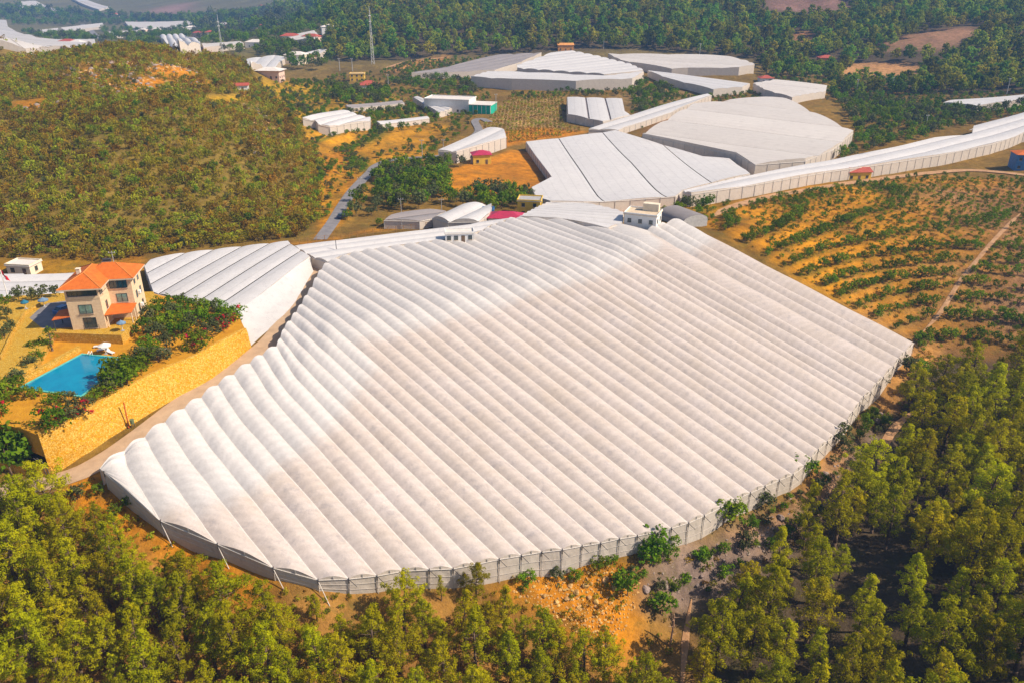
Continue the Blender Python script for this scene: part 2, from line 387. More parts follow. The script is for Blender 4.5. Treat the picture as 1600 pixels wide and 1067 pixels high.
def in_poly(x, y, poly):
    x = np.asarray(x, float); y = np.asarray(y, float)
    res = np.zeros(x.shape, bool); n = len(poly); j = n - 1
    for i in range(n):
        xi, yi = poly[i][0], poly[i][1]; xj, yj = poly[j][0], poly[j][1]
        c = ((yi > y) != (yj > y)) & (x < (xj - xi) * (y - yi) / (yj - yi + 1e-12) + xi)
        res ^= c; j = i
    return res
def dist_poly(x, y, poly, closed=True):
    x = np.asarray(x, float); y = np.asarray(y, float)
    d = np.full(x.shape, 1e9); n = len(poly)
    for i in range(n if closed else n - 1):
        a = poly[i][:2]; b = poly[(i + 1) % n][:2]
        ex, ey = b[0] - a[0], b[1] - a[1]
        t = np.clip(((x - a[0]) * ex + (y - a[1]) * ey) / (ex * ex + ey * ey + 1e-12), 0, 1)
        d = np.minimum(d, np.hypot(x - a[0] - t * ex, y - a[1] - t * ey))
    return d
def soft(x, y, poly, wdt):
    d = dist_poly(x, y, poly); i = in_poly(x, y, poly)
    return np.clip(0.5 + np.where(i, d, -d) / (2 * wdt), 0, 1)

def vnoise(x, y, s, seed=0):
    x = np.asarray(x, float) / s; y = np.asarray(y, float) / s
    xi = np.floor(x); yi = np.floor(y); fx = x - xi; fy = y - yi
    fx = fx * fx * (3 - 2 * fx); fy = fy * fy * (3 - 2 * fy)
    def h(a, b): 
        v = np.sin(a * 127.1 + b * 311.7 + seed * 74.7) * 43758.5453
        return v - np.floor(v)
    return (h(xi, yi) * (1 - fx) + h(xi + 1, yi) * fx) * (1 - fy) + (h(xi, yi + 1) * (1 - fx) + h(xi + 1, yi + 1) * fx) * fy - 0.5
def fbm(x, y, s, o=4, seed=0):
    t = 0; a = 1.0
    for i in range(o): t = t + a * vnoise(x, y, s / 2 ** i, seed + i); a *= 0.5
    return t

# ------------------------------------------------------------------ greenhouse outlines (roof edge, seen in the photograph) and roads
# key: (outline, wall height, ridge direction pixels, bay width, arch rise, gap, roof film, label)
GHS = [
 ('L1', [(226,418),(235,406),(281,397),(348,389.5),(450,378),(459,386),(484,402),(373,486),(338,480),(296,470),(240,458)], 3.2, ((355,477),(462,404)), 6.0, 0.28, 0.3, 'w', 'white strip roofed greenhouse between the villa and the large main greenhouse'),
 ('L2', [(459,386),(530,378.5),(640,364.5),(735,353.5),(770,345),(805,342),(772,352),(743,366),(690,376),(620,385),(560,394),(512,410),(486,402)], 2.6, ((470,392),(700,362)), 5.0, 0.5, 0.1, 'w', 'long narrow white greenhouse along the fence behind the main greenhouse'),
 ('V1', [(-60,436),(-10,431),(37,428),(39,432),(104,430),(128,428),(110,474),(40,482),(-60,484)], 3.0, ((0,440),(90,438)), 6.0, 0.5, 0.1, 'w', 'white greenhouse with flat film roof behind the flagpole and villa'),
 ('UP', [(812,340),(856,317.5),(910,317),(974,333),(972,350),(950,357),(880,344)], 3.0, ((820,338),(950,350)), 4.0, 0.45, 0.08, 'w', 'pale greenhouse adjoining the far edge of the main greenhouse beside the white house'),
 ('Ga', [(600,345),(612,338),(640,330),(672,329),(697,331),(678,342),(655,346)], 2.4, ((612,340),(680,331)), 7.0, 0.5, 0.3, 'g', 'grey netted greenhouse beside the valley road bend'),
 ('Gb', [(676,341),(717,323),(742,321),(768,322),(766,335),(748,347),(700,348)], 3.0, ((690,345),(740,322)), 6.5, 1.1, 0.1, 'w', 'bright white scalloped greenhouse behind the fence and hedge'),
 ('Gc', [(473,186),(530,173),(546,175),(562,182),(579,185),(578,190),(515,199),(497,195),(492,190)], 3.4, ((480,190),(545,176)), 5.0, 0.6, 0.1, 'w', 'small stepped white greenhouse on the yellow terraces'),
 ('Gd', [(588,191),(666,182),(671,186),(595,195)], 2.2, ((590,192),(668,184)), 6.0, 0.5, 0.1, 'w', 'low narrow greenhouse strip on the terraces right of the stepped one'),
 ('Ge', [(540,165),(627,157),(632,162),(547,170)], 2.0, ((543,166),(630,159)), 6.0, 0.3, 0.1, 'g', 'flat grey shade net roof above the terrace orchard'),
 ('Gf', [(645,153),(655,152),(706,171),(686,177)], 2.6, ((648,154),(700,173)), 4.0, 0.6, 0.1, 'w', 'narrow striped greenhouse beside the white and green building'),
 ('Gg', [(685,236),(761,200),(787,202),(791,215),(713,238)], 5.0, ((690,236),(772,201)), 7.0, 0.5, 0.05, 'w', 'white box shaped greenhouse with blank walls above the red roofed cottage'),
 ('B1', [(822,223),(862,278),(831,293),(837,307),(860,315),(912,316.5),(985,313),(1055,307.5),(1066,299),(1172,272.5),(1165,266),(1140,248),(1098,246),(962,205)], 3.6, ((885,225),(920,275)), 26.0, 0.35, 0.45, 'w', 'very large flat white greenhouse right of the bare orange field'),
 ('B2', [(1004,211),(1082,166),(1140,158),(1222,153),(1333,208),(1300,235),(1258,252),(1180,258),(1150,243),(1070,226)], 5.0, ((1020,205),(1290,240)), 30.0, 1.2, 0.2, 'c', 'big cream greenhouse with a shallow ridge in the middle distance'),
 ('K8', [(920,203),(960,190),(1040,163),(1105,148),(1112,149.5),(1062,170),(1050,176),(975,200),(966,204)], 3.2, ((940,199),(1100,150)), 6.0, 0.5, 0.2, 'w', 'slanting strip greenhouse running up behind the largest flat one'),
 ('K7', [(886,152.5),(972,155),(976,175),(985,180),(942,191),(886,179)], 4.0, ((905,155),(908,182)), 13.0, 0.4, 0.9, 'w', 'small greenhouse with four dark gaps in its roof next to the vineyard'),
 ('R1', [(1068,300),(1175,276),(1262,259),(1330,246),(1400,232),(1460,217.5),(1519,210),(1521,198),(1560,187),(1600,176.5),(1680,160),(1680,196),(1600,208),(1550,226),(1468,243),(1380,257),(1300,268),(1180,289),(1080,304)], 4.5, ((1180,284),(1560,205)), 9.0, 0.7, 0.1, 'w', 'long ribbon shaped greenhouse above the orchard road'),
 ('R2', [(1474,161),(1495,156.5),(1600,149.5),(1680,145),(1680,151),(1600,155),(1527,166)], 4.0, ((1490,160),(1620,150)), 8.0, 0.6, 0.1, 'w', 'greenhouse at the right edge in front of the dark forest'),
 ('K6', [(1177,131),(1215,125),(1292,135),(1290,144),(1238,153),(1196,142)], 4.0, ((1185,133),(1285,143)), 9.0, 0.5, 0.1, 'c', 'cream greenhouse at the far end of the winding strip'),
 ('K5', [(1012,111),(1058,117),(1172,131),(1160,137),(1115,140.5),(1046,124)], 4.0, ((1030,114),(1160,133)), 9.0, 0.5, 0.1, 'w', 'narrow greenhouse arm stretching right from the knoll'),
 ('K4', [(950,85),(1035,85.5),(1135,88),(1165,95.5),(1179,102),(1155,106.5),(1075,107.5),(1050,108),(970,95)], 5.0, ((960,88),(1150,100)), 14.0, 0.6, 0.2, 'c', 'cream greenhouse at the forest foot, farthest right on the knoll'),
 ('K3', [(736,121),(762,113),(800,113),(887,117),(945,120),(1006,112.5),(988,124),(900,127),(800,125)], 6.0, ((745,119),(980,121)), 9.0, 0.6, 0.1, 'w', 'long front greenhouse on the knoll with tall grey walls'),
 ('K2', [(808,103),(865,82.5),(895,81),(935,89),(985,101.5),(1005,110.5),(944,117),(880,113),(808,108)], 5.0, ((812,104),(930,90)), 10.0, 0.8, 0.3, 'w', 'white ridged greenhouse crowning the knoll below the forest'),
 ('K1', [(643,115),(772,87),(846,83.5),(806,101),(773,110),(700,114.5)], 4.0, ((660,112),(800,88)), 9.0, 0.6, 0.1, 'g', 'grey greenhouse on the left flank of the knoll'),
 ('A1', [(-60,32),(10,32),(12,42),(30,52),(60,60),(105,63),(148,62),(143,69),(95,73),(60,78),(40,77),(-60,62)], 4.0, ((0,55),(120,66)), 30.0, 0.8, 0.5, 'c', 'curving band of pale greenhouses in the hazy valley at the far left'),
 ('A2', [(24,11),(34,3),(56,2),(110,21),(60,19)], 4.0, ((30,8),(95,18)), 25.0, 1.0, 0.5, 'c', 'pale greenhouse fan on the far hillside in the upper left corner'),
 ('A3', [(112,-2),(135,0),(172,12),(155,15.5)], 4.0, ((120,0),(165,13)), 20.0, 1.0, 0.5, 'c', 'pale greenhouse strip on the far hillside right of the fan'),
 ('A4', [(95,44.5),(160,36.5),(162,41),(105,50)], 4.0, ((98,46),(160,39)), 20.0, 1.0, 0.5, 'c', 'thin pale greenhouse above the curving band in the far valley'),
 ('A5', [(195,35),(318,32.5),(320,36),(262,46),(203,44)], 4.0, ((200,39),(315,34)), 16.0, 1.0, 0.6, 'c', 'broad pale greenhouse roofs beyond the scrubby hill crest'),
 ('A6', [(250,57),(288,55.5),(313,68),(313,74),(281,72)], 5.0, ((272,57),(300,72)), 7.5, 2.4, 0.2, 'w', 'tall round backed white tunnel greenhouse behind the hill crest'),
 ('A7', [(315,69),(375,66),(381,69),(318,75)], 4.0, ((318,72),(378,67)), 12.0, 0.8, 0.2, 'c', 'low pale greenhouse to the right of the round backed tunnel'),
 ('A8', [(385,93),(430,87),(448,91),(436,99),(392,101)], 4.0, ((388,97),(440,90)), 10.0, 0.6, 0.2, 'w', 'grey white greenhouse behind the pink house'),
 ('A9', [(452,88),(505,77),(511,79),(465,95)], 4.0, ((456,91),(508,78)), 9.0, 0.6, 0.2, 'w', 'slanted white greenhouse roof between the pink house and the forest'),
 ('A10', [(447,58),(490,48),(497,55),(495,62),(460,63)], 5.0, ((450,60),(494,52)), 14.0, 0.6, 0.2, 'c', 'pale greenhouse with a sunlit gable in the hazy village'),
 ('A12', [(170,50),(235,47),(238,51),(176,55)], 4.0, ((172,52),(236,49)), 14.0, 0.6, 0.2, 'c', 'pale greenhouse strip left behind the hill crest in the hazy valley'),
 ('A13', [(330,38),(380,33),(383,37),(336,42)], 4.0, ((332,40),(381,35)), 14.0, 0.6, 0.2, 'c', 'pale greenhouse strip left of the thin mast top'),
 ('A14', [(60,48),(92,44),(100,50),(70,54)], 4.0, ((62,50),(96,47)), 14.0, 0.6, 0.2, 'c', 'small pale greenhouse block inside the curving band'),
 ('A11', [(383,37),(400,31),(445,25),(443,29)], 4.0, ((388,35),(444,27)), 14.0, 0.6, 0.2, 'c', 'thin pale greenhouse high on the far slope behind the thin mast'),
]
GHW = {}
for g in GHS:
    GHW[g[0]] = hits(g[1], g[2])
MAIN_POLY = [START[k] for k in range(NG)] + [NEAR[k] for k in range(NG - 1, -1, -1)]

ROADS = [
 ('road', [(-60,800),(-10,776),(30,764),(80,756),(128,736),(175,704),(235,664),(300,621),(360,582),(400,552),(428,526),(450,494),(470,462),(490,430),(503,404)], 4.6, 'concrete', 'R'),
 ('valley_road', [(500,374),(520,348),(535,322),(550,300),(562,286),(578,270),(590,258),(620,250),(680,246),(728,240)], 4.0, 'asphalt', 'R'),
 ('orchard_road', [(1112,338),(1150,322),(1200,308),(1260,297),(1330,287),(1420,275),(1500,268),(1560,270),(1640,280)], 4.0, 'dirtroad', 'R'),
 ('orchard_path', [(1440,522),(1470,488),(1500,440),(1530,402),(1560,368),(1595,333)], 1.3, 'dirtroad', 'R'),
 ('forest_track', [(1372,740),(1376,712),(1385,690),(1402,665),(1425,645),(1448,628)], 2.0, 'dirtroad', 'R'),
 ('gully_path', [(1062,1110),(1066,1060),(1070,1010),(1076,960),(1082,925)], 1.6, 'dirtroad', 'R'),
 ('hamlet_road', [(765,192),(752,186),(742,190),(748,204),(740,214),(705,238)], 4.0, 'asphalt', 'R'),
 ('far_road', [(128,38),(140,46),(147,54),(160,62)], 9.0, 'asphalt', 'R'),
 ('mast_track', [(600,108),(625,100),(645,95),(700,91)], 3.5, 'dirtroad', 'R'),
]
def smooth_line(P, step):
    P = np.asarray(P, float)
    out = [P[0]]
    Q = np.vstack([2 * P[0] - P[1], P, 2 * P[-1] - P[-2]])
    for i in range(1, len(Q) - 2):
        n = max(2, int(np.linalg.norm(Q[i + 1] - Q[i]) / step))
        for j in range(1, n + 1):
            t = j / n
            out.append(0.5 * ((2 * Q[i]) + (-Q[i-1] + Q[i+1]) * t + (2*Q[i-1] - 5*Q[i] + 4*Q[i+1] - Q[i+2]) * t*t + (-Q[i-1] + 3*Q[i] - 3*Q[i+1] + Q[i+2]) * t**3))
    return np.array(out)
ROADL = []
for r in ROADS:
    P = smooth_line(hits(r[1])[:, :2], 2.0)
    z = hs(P[:, 0], P[:, 1])
    k = 7
    zp = np.pad(z, k, mode='edge'); z = np.convolve(zp, np.ones(2 * k + 1) / (2 * k + 1), 'valid')
    ROADL.append((r[0], np.c_[P, z], r[2], r[3]))

ORCH = hits([(1078,343),(1130,322),(1290,290),(1450,276),(1660,282),(1660,560),(1448,565),(1432,530),(1250,432)])
TERR = hits([(470,330),(505,250),(480,215),(500,195),(610,195),(700,195),(680,240),(600,255),(560,290),(520,345)])
SLOPE2 = hits([(400,128),(540,135),(640,165),(640,205),(520,215),(440,190)])
VINE = hits([(745,205),(800,150),(880,150),(882,196),(915,205),(830,222),(790,228)])
HILLP = hits([(-120,380),(200,372),(440,355),(470,300),(450,240),(400,170),(360,110),(280,90),(190,84),(110,95),(40,120),(-120,140)])
def terrace(z, step, flat=0.62, tilt=0.22):
    q = z / step; fl = np.floor(q); fr = q - fl
    return step * (fl + np.where(fr < flat, tilt * fr / flat, tilt + (1 - tilt) * (fr - flat) / (1 - flat)))

def ht(x, y, full=True):
    """final ground height"""
    x = np.asarray(x, float); y = np.asarray(y, float)
    z = hs(x, y)
    m = np.ones(x.shape)
    m *= 1 - soft(x, y, MAIN_POLY, 1.5)
    for k, P in GHW.items():
        near = (x > P[:, 0].min() - 6) & (x < P[:, 0].max() + 6) & (y > P[:, 1].min() - 6) & (y < P[:, 1].max() + 6)
        if near.any():
            mm = np.zeros(x.shape); mm[near] = soft(x[near], y[near], P, 2.0); m *= 1 - mm
    d = np.hypot(x, y)
    amp = np.clip(d / 260, 0.35, 3.0)
    z = z + m * amp * (0.55 * fbm(x, y, 17, 3, 3) + 0.9 * fbm(x, y, 60, 2, 9) * (d > 150))
    wh = soft(x, y, HILLP, 14.0) * m; z = z + wh * (4.2 * fbm(x, y, 62, 3, 77) - 1.2 * np.abs(fbm(x, y, 38, 2, 79)))      # gullies and folds of the scrub hill
    w1 = soft(x, y, ORCH, 4.0); z = z * (1 - w1) + w1 * terrace(z + 0.35 * vnoise(x, y, 25, 4), 1.6)
    w2 = soft(x, y, TERR, 4.0); z = z * (1 - w2) + w2 * terrace(z + 0.8 * vnoise(x, y, 40, 5), 2.4)
    for nm, P, wd, mt_ in ROADL:
        near = (x > P[:, 0].min() - 8) & (x < P[:, 0].max() + 8) & (y > P[:, 1].min() - 8) & (y < P[:, 1].max() + 8)
        idx = np.nonzero(near.ravel())[0]
        if len(idx) == 0: continue
        xf = x.ravel()[idx]; yf = y.ravel()[idx]
        best = np.full(len(idx), 1e9); zz = np.zeros(len(idx))
        for i in range(len(P) - 1):
            a = P[i]; b = P[i + 1]; ex, ey = b[0] - a[0], b[1] - a[1]
            t = np.clip(((xf - a[0]) * ex + (yf - a[1]) * ey) / (ex * ex + ey * ey + 1e-9), 0, 1)
            dd = np.hypot(xf - a[0] - t * ex, yf - a[1] - t * ey)
            u = dd < best; best[u] = dd[u]; zz[u] = (a[2] + (b[2] - a[2]) * t)[u]
        wgt = np.clip(1 - (best - wd * 0.5 - 0.6) / 3.0, 0, 1); wgt = wgt * wgt * (3 - 2 * wgt)
        zr = z.ravel().copy(); zr[idx] = zr[idx] * (1 - wgt) + (zz - 0.08) * wgt; z = zr.reshape(x.shape)
    return z

# ------------------------------------------------------------------ ground sheet
def axis(lo, hi, step, glo, ghi, g1, g2):
    a = list(np.arange(lo, hi + 1e-6, step))
    s = step; v = lo
    left = []
    while v > glo: s *= g1; v -= s; left.append(v)
    s = step; v = a[-1]
    while v < ghi: s *= g2; v += s; a.append(v)
    return np.array(left[::-1] + a)
GX = axis(-125, 190, 1.15, -2600, 2600, 1.055, 1.055)
GY = axis(55, 330, 1.15, -120, 3300, 1.12, 1.022)
XX, YY = np.meshgrid(GX, GY)
ZZ = ht(XX, YY)
nx, ny = len(GX), len(GY)
Vt = np.stack([XX.ravel(), YY.ravel(), ZZ.ravel()], -1)
ii = np.arange(nx * ny).reshape(ny, nx)
Ft = np.stack([ii[:-1, :-1].ravel(), ii[:-1, 1:].ravel(), ii[1:, 1:].ravel(), ii[1:, :-1].ravel()], -1)

def gz(x, y):
    """height of the ground mesh itself (bilinear)"""
    x = np.asarray(x, float); y = np.asarray(y, float)
    i = np.clip(np.searchsorted(GX, x) - 1, 0, nx - 2); j = np.clip(np.searchsorted(GY, y) - 1, 0, ny - 2)
    fx = np.clip((x - GX[i]) / (GX[i + 1] - GX[i]), 0, 1); fy = np.clip((y - GY[j]) / (GY[j + 1] - GY[j]), 0, 1)
    return (ZZ[j, i] * (1 - fx) + ZZ[j, i + 1] * fx) * (1 - fy) + (ZZ[j + 1, i] * (1 - fx) + ZZ[j + 1, i + 1] * fx) * fy

# soil colours: the ground's own, plus painted shade on the right terraces
def px_poly(p): return hits(p)
SOIL = np.array([0.20, 0.115, 0.022]); ORANGE = np.array([0.52, 0.195, 0.005]); YGRASS = np.array([0.36, 0.205, 0.010]); DARK = np.array([0.085, 0.06, 0.035]); BROWN = np.array([0.24, 0.15, 0.085]); PURPLE = np.array([0.21, 0.12, 0.085]); GREY = np.array([0.36, 0.31, 0.27])
cols = np.tile(SOIL, (nx * ny, 1)); xf, yf = XX.ravel(), YY.ravel()
dcam = np.hypot(xf, yf)
nz1 = fbm(xf, yf, 30, 4, 21); nz2 = fbm(xf, yf, 9, 3, 31)
def blend(poly, c, wd=3.0, amt=1.0, noise=0.0):
    P = px_poly(poly) if len(poly[0]) == 2 else poly
    near = (xf > P[:, 0].min() - 30) & (xf < P[:, 0].max() + 30) & (yf > P[:, 1].min() - 30) & (yf < P[:, 1].max() + 30)
    wgt = soft(xf[near], yf[near], P, wd) * amt
    if noise: wgt = np.clip(wgt + noise * nz2[near] * (wgt > 0.02) + noise * 0.6 * nz1[near] * (wgt > 0.02), 0, 1)
    cols[near] = cols[near] * (1 - wgt[:, None]) + np.asarray(c) * wgt[:, None]
# far country a muted violet brown, forests dark floor
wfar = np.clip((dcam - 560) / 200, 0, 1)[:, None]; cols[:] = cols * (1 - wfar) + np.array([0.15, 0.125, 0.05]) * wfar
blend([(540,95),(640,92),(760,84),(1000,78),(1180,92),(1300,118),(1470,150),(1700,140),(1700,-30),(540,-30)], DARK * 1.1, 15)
blend([(-60,400),(0,385),(470,372),(500,320),(470,240),(440,170),(380,90),(190,72),(100,80),(-60,120)], (0.20, 0.135, 0.025), 8)
blend([(40,160),(100,118),(170,95),(230,88),(300,92),(320,118),(300,140),(200,152),(120,165),(50,176)], ORANGE * np.array([.7,.85,1]), 8, 0.75, 1.1)
blend([(200,140),(225,128),(262,130),(262,142),(215,148)], ORANGE * 1.05, 3, 1, 0.3)
blend([(230,108),(255,98),(268,106),(310,118),(300,128),(250,120)], ORANGE, 3, 0.9, 0.6)
blend([(145,122),(180,115),(180,126),(150,128)], ORANGE, 3, 0.8, 0.6)
blend([(10,165),(70,155),(72,172),(20,175)], ORANGE * 0.9, 3, 0.8, 0.6)
blend([(-40,120),(10,120),(20,130),(-40,142)], ORANGE * 1.1, 3, 1)
blend([(210,85),(345,86),(340,80),(300,72),(270,72),(260,86)], ORANGE * 0.9, 3, 0.9, 0.5)
blend([(312,152),(330,148),(385,148),(388,158),(320,158)], YGRASS * 1.3, 3, 1)
blend([(400,128),(540,135),(640,165),(640,205),(520,215),(440,190)], YGRASS, 8, 0.9, 0.6)
blend(TERR, YGRASS * np.array([1.3, 1.05, 0.9]), 6, 1, 0.5)
qt = (hs(xf, yf) + 0.8 * vnoise(xf, yf, 40, 5)) / 2.4; qt = qt - np.floor(qt)
wt_ = soft(xf, yf, TERR, 3.0) * np.clip((0.5 - np.abs(qt - 0.25) * 1.7) * 2.0, 0, 0.85)
cols = cols * (1 - wt_[:, None]) + np.array([0.12, 0.13, 0.012]) * wt_[:, None]
blend([(500,240),(560,232),(555,250),(500,300),(490,290)], ORANGE * 0.95, 4, 0.9, 0.6)
blend([(505,345),(545,280),(570,268),(545,300),(525,350),(500,372)], ORANGE * 1.05, 3, 1, 0.3)
blend([(690,305),(700,268),(800,236),(838,240),(852,290),(830,304),(760,304)], ORANGE * np.array([1.0, 1.0, 0.9]), 2, 1, 0.2)
blend(VINE, (0.36, 0.215, 0.075), 3, 1, 0.2)
blend([(755,212),(830,200),(918,207),(825,223),(790,230)], ORANGE * 0.95, 2.5, 1, 0.2)
blend([(600,112),(640,95),(700,90),(690,98),(660,108),(650,118),(640,122)], (0.42, 0.2, 0.06), 5, 1, 0.3)
blend([(960,150),(1030,130),(1110,150),(1050,162),(985,178)], (0.25, 0.155, 0.055), 5, 1, 0.3)
blend([(1000,212),(1060,170),(1105,152),(1085,166),(1006,211)], (0.26, 0.13, 0.06), 3)
blend([(1310,112),(1330,100),(1400,100),(1442,104),(1420,120),(1330,122)], (0.42, 0.215, 0.085), 5, 1, 0.3)
blend([(1380,66),(1430,55),(1500,46),(1555,48),(1470,78),(1380,82)], (0.30, 0.16, 0.09), 8, 1, 0.3)
blend([(1240,55),(1262,52),(1275,66),(1245,68)], (0.42, 0.19, 0.08), 5)
blend([(1200,0),(1320,0),(1320,16),(1200,16)], (0.24, 0.13, 0.10), 10, 1, 0.3)
blend([(245,12),(300,5),(300,34),(190,36)], (0.27, 0.155, 0.12), 25, 1, 0.3)
blend([(60,95),(110,95),(110,112),(70,108)], (0.32, 0.19, 0.09), 6)
blend(ORCH, (0.50, 0.21, 0.006), 4, 1, 0.35)
qf = (hs(xf, yf) + 0.35 * vnoise(xf, yf, 25, 4)) / 1.6; qf = qf - np.floor(qf)
wo = soft(xf, yf, ORCH, 3.0) * np.clip((0.55 - np.abs(qf - 0.25) * 1.6) * 1.6, 0, 0.8) * np.clip(0.8 + 0.9 * nz1, 0.2, 1)
cols = cols * (1 - wo[:, None]) + np.array([0.13, 0.105, 0.012]) * wo[:, None]
blend([(1420,290),(1700,285),(1700,560),(1440,560),(1440,470),(1500,380)], (0.235, 0.125, 0.06), 22, 0.85, 0.4)  # purple-brown shading of the right terraces put into the soil colour
blend([(930,320),(1000,306),(1130,302),(1120,325),(1060,332),(940,330)], ORANGE * 0.7, 3, 0.8, 0.6)
blend([(1010,340),(1100,310),(1130,322),(1085,342)], YGRASS * 0.8, 3, 0.8, 0.5)
# foreground
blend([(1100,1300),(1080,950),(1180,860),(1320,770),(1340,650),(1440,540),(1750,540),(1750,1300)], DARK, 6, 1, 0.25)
blend([(-200,800),(100,790),(240,850),(420,920),(800,930),(1040,1000),(1060,1300),(-200,1300)], (0.30, 0.15, 0.035), 6, 1, 0.4)
blend([(120,750),(165,738),(240,815),(340,860),(430,910),(380,945),(300,890),(180,830),(110,800)], ORANGE, 2.5, 1, 0.4)
blend([(780,925),(850,890),(950,880),(1000,905),(990,945),(985,1000),(960,1040),(900,1010),(840,955)], ORANGE * np.array([1.0, 1.0, 1.1]), 2.5, 1, 0.4)
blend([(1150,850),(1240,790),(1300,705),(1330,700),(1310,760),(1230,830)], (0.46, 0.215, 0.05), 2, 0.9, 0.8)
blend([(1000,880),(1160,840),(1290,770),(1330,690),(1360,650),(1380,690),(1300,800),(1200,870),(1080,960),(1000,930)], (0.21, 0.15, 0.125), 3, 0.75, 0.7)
blend([(1425,540),(1470,535),(1470,560),(1420,580),(1390,650),(1370,640)], (0.42, 0.2, 0.05), 2, 0.8, 0.6)
blend([(150,425),(165,412),(215,400),(225,420),(210,432),(160,434)], ORANGE * 0.9, 2.5, 0.9, 0.4)
blend([(-40,410),(60,395),(160,405),(210,428),(100,434),(-40,428)], YGRASS * np.array([1.1, .95, .8]), 3, 0.8, 0.5)
blend([(590,390-30),(700,345),(600,352),(500,375),(420,378),(480,382)], ORANGE * 0.9, 2, 0.7, 0.5)
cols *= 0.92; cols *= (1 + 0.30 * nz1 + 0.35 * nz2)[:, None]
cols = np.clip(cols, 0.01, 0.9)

def ground_material():
    m = bpy.data.materials.new('ground_soil'); m.use_nodes = True
    t = m.node_tree; N = t.nodes; L = t.links; b = N['Principled BSDF']
    b.inputs['Roughness'].default_value = 0.95; b.inputs['Specular IOR Level'].default_value = 0.1
    at = N.new('ShaderNodeAttribute'); at.attribute_name = 'soil'
    tc = N.new('ShaderNodeTexCoord')
    n1 = N.new('ShaderNodeTexNoise'); n1.inputs['Scale'].default_value = 0.35; n1.inputs['Detail'].default_value = 10; n1.inputs['Roughness'].default_value = 0.72
    L.new(tc.outputs['Object'], n1.inputs['Vector'])
    mr = N.new('ShaderNodeMapRange'); mr.inputs['From Min'].default_value = 0.3; mr.inputs['From Max'].default_value = 0.7; mr.inputs['To Min'].default_value = 0.55; mr.inputs['To Max'].default_value = 1.45
    L.new(n1.outputs['Fac'], mr.inputs['Value'])
    mx = N.new('ShaderNodeVectorMath'); mx.operation = 'SCALE'
    L.new(at.outputs['Color'], mx.inputs[0]); L.new(mr.outputs[0], mx.inputs['Scale'])
    # grass and low weeds growing through the soil in blotches
    n3 = N.new('ShaderNodeTexNoise'); n3.inputs['Scale'].default_value = 0.16; n3.inputs['Detail'].default_value = 9; n3.inputs['Roughness'].default_value = 0.75
    L.new(tc.outputs['Object'], n3.inputs['Vector'])
    r3 = N.new('ShaderNodeValToRGB'); r3.color_ramp.elements[0].position = 0.52; r3.color_ramp.elements[1].position = 0.66
    L.new(n3.outputs['Fac'], r3.inputs['Fac'])
    mm = N.new('ShaderNodeMath'); mm.operation = 'MULTIPLY'; mm.inputs[1].default_value = 0.6; L.new(r3.outputs['Color'], mm.inputs[0])
    mg = N.new('ShaderNodeMixRGB'); mg.inputs['Color2'].default_value = (0.105, 0.095, 0.022, 1)
    L.new(mm.outputs[0], mg.inputs['Fac']); L.new(mx.outputs[0], mg.inputs['Color1'])
    L.new(mg.outputs[0], b.inputs['Base Color'])
    n2 = N.new('ShaderNodeTexNoise'); n2.inputs['Scale'].default_value = 1.3; n2.inputs['Detail'].default_value = 8; n2.inputs['Roughness'].default_value = 0.7
    L.new(tc.outputs['Object'], n2.inputs['Vector'])
    bp = N.new('ShaderNodeBump'); bp.inputs['Strength'].default_value = 0.8; bp.inputs['Distance'].default_value = 0.5
    L.new(n2.outputs['Fac'], bp.inputs['Height']); L.new(bp.outputs[0], b.inputs['Normal'])
    return m
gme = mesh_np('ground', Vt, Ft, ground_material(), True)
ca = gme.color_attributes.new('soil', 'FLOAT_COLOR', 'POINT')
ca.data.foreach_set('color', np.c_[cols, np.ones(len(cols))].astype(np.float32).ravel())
ground = link('ground', gme)
tag(ground, 'orange and brown hilly ground of terraces, fields and forest floor', 'ground', kind='structure')

# ------------------------------------------------------------------ roads
M_CONC = mat('concrete_road', (0.40, 0.27, 0.17), 0.9, c2=(0.52, 0.36, 0.23), nscale=0.4, bump=0.15, bscale=3)
M_ASPH = mat('asphalt', (0.16, 0.15, 0.16), 0.9, c2=(0.24, 0.22, 0.22), nscale=0.5, bump=0.1, bscale=4)
M_DIRT = mat('dirt_track', (0.33, 0.17, 0.075), 0.95, c2=(0.50, 0.29, 0.15), nscale=0.5, bump=0.4, bscale=2)
RLAB = {'road': 'tan concrete lane between the stone retaining wall and the greenhouse', 'valley_road': 'grey asphalt road running up the valley from the fence', 'orchard_road': 'tan dirt road along the top of the terraced orchard', 'orchard_path': 'narrow pale footpath climbing through the terraced orchard', 'forest_track': 'reddish dirt track in the shade beside the pines', 'gully_path': 'dim footpath in the gully at the bottom', 'hamlet_road': 'grey road curving past the green building', 'far_road': 'dark asphalt road in the far hazy valley', 'mast_track': 'tan dirt track below the forest near the lattice mast'}
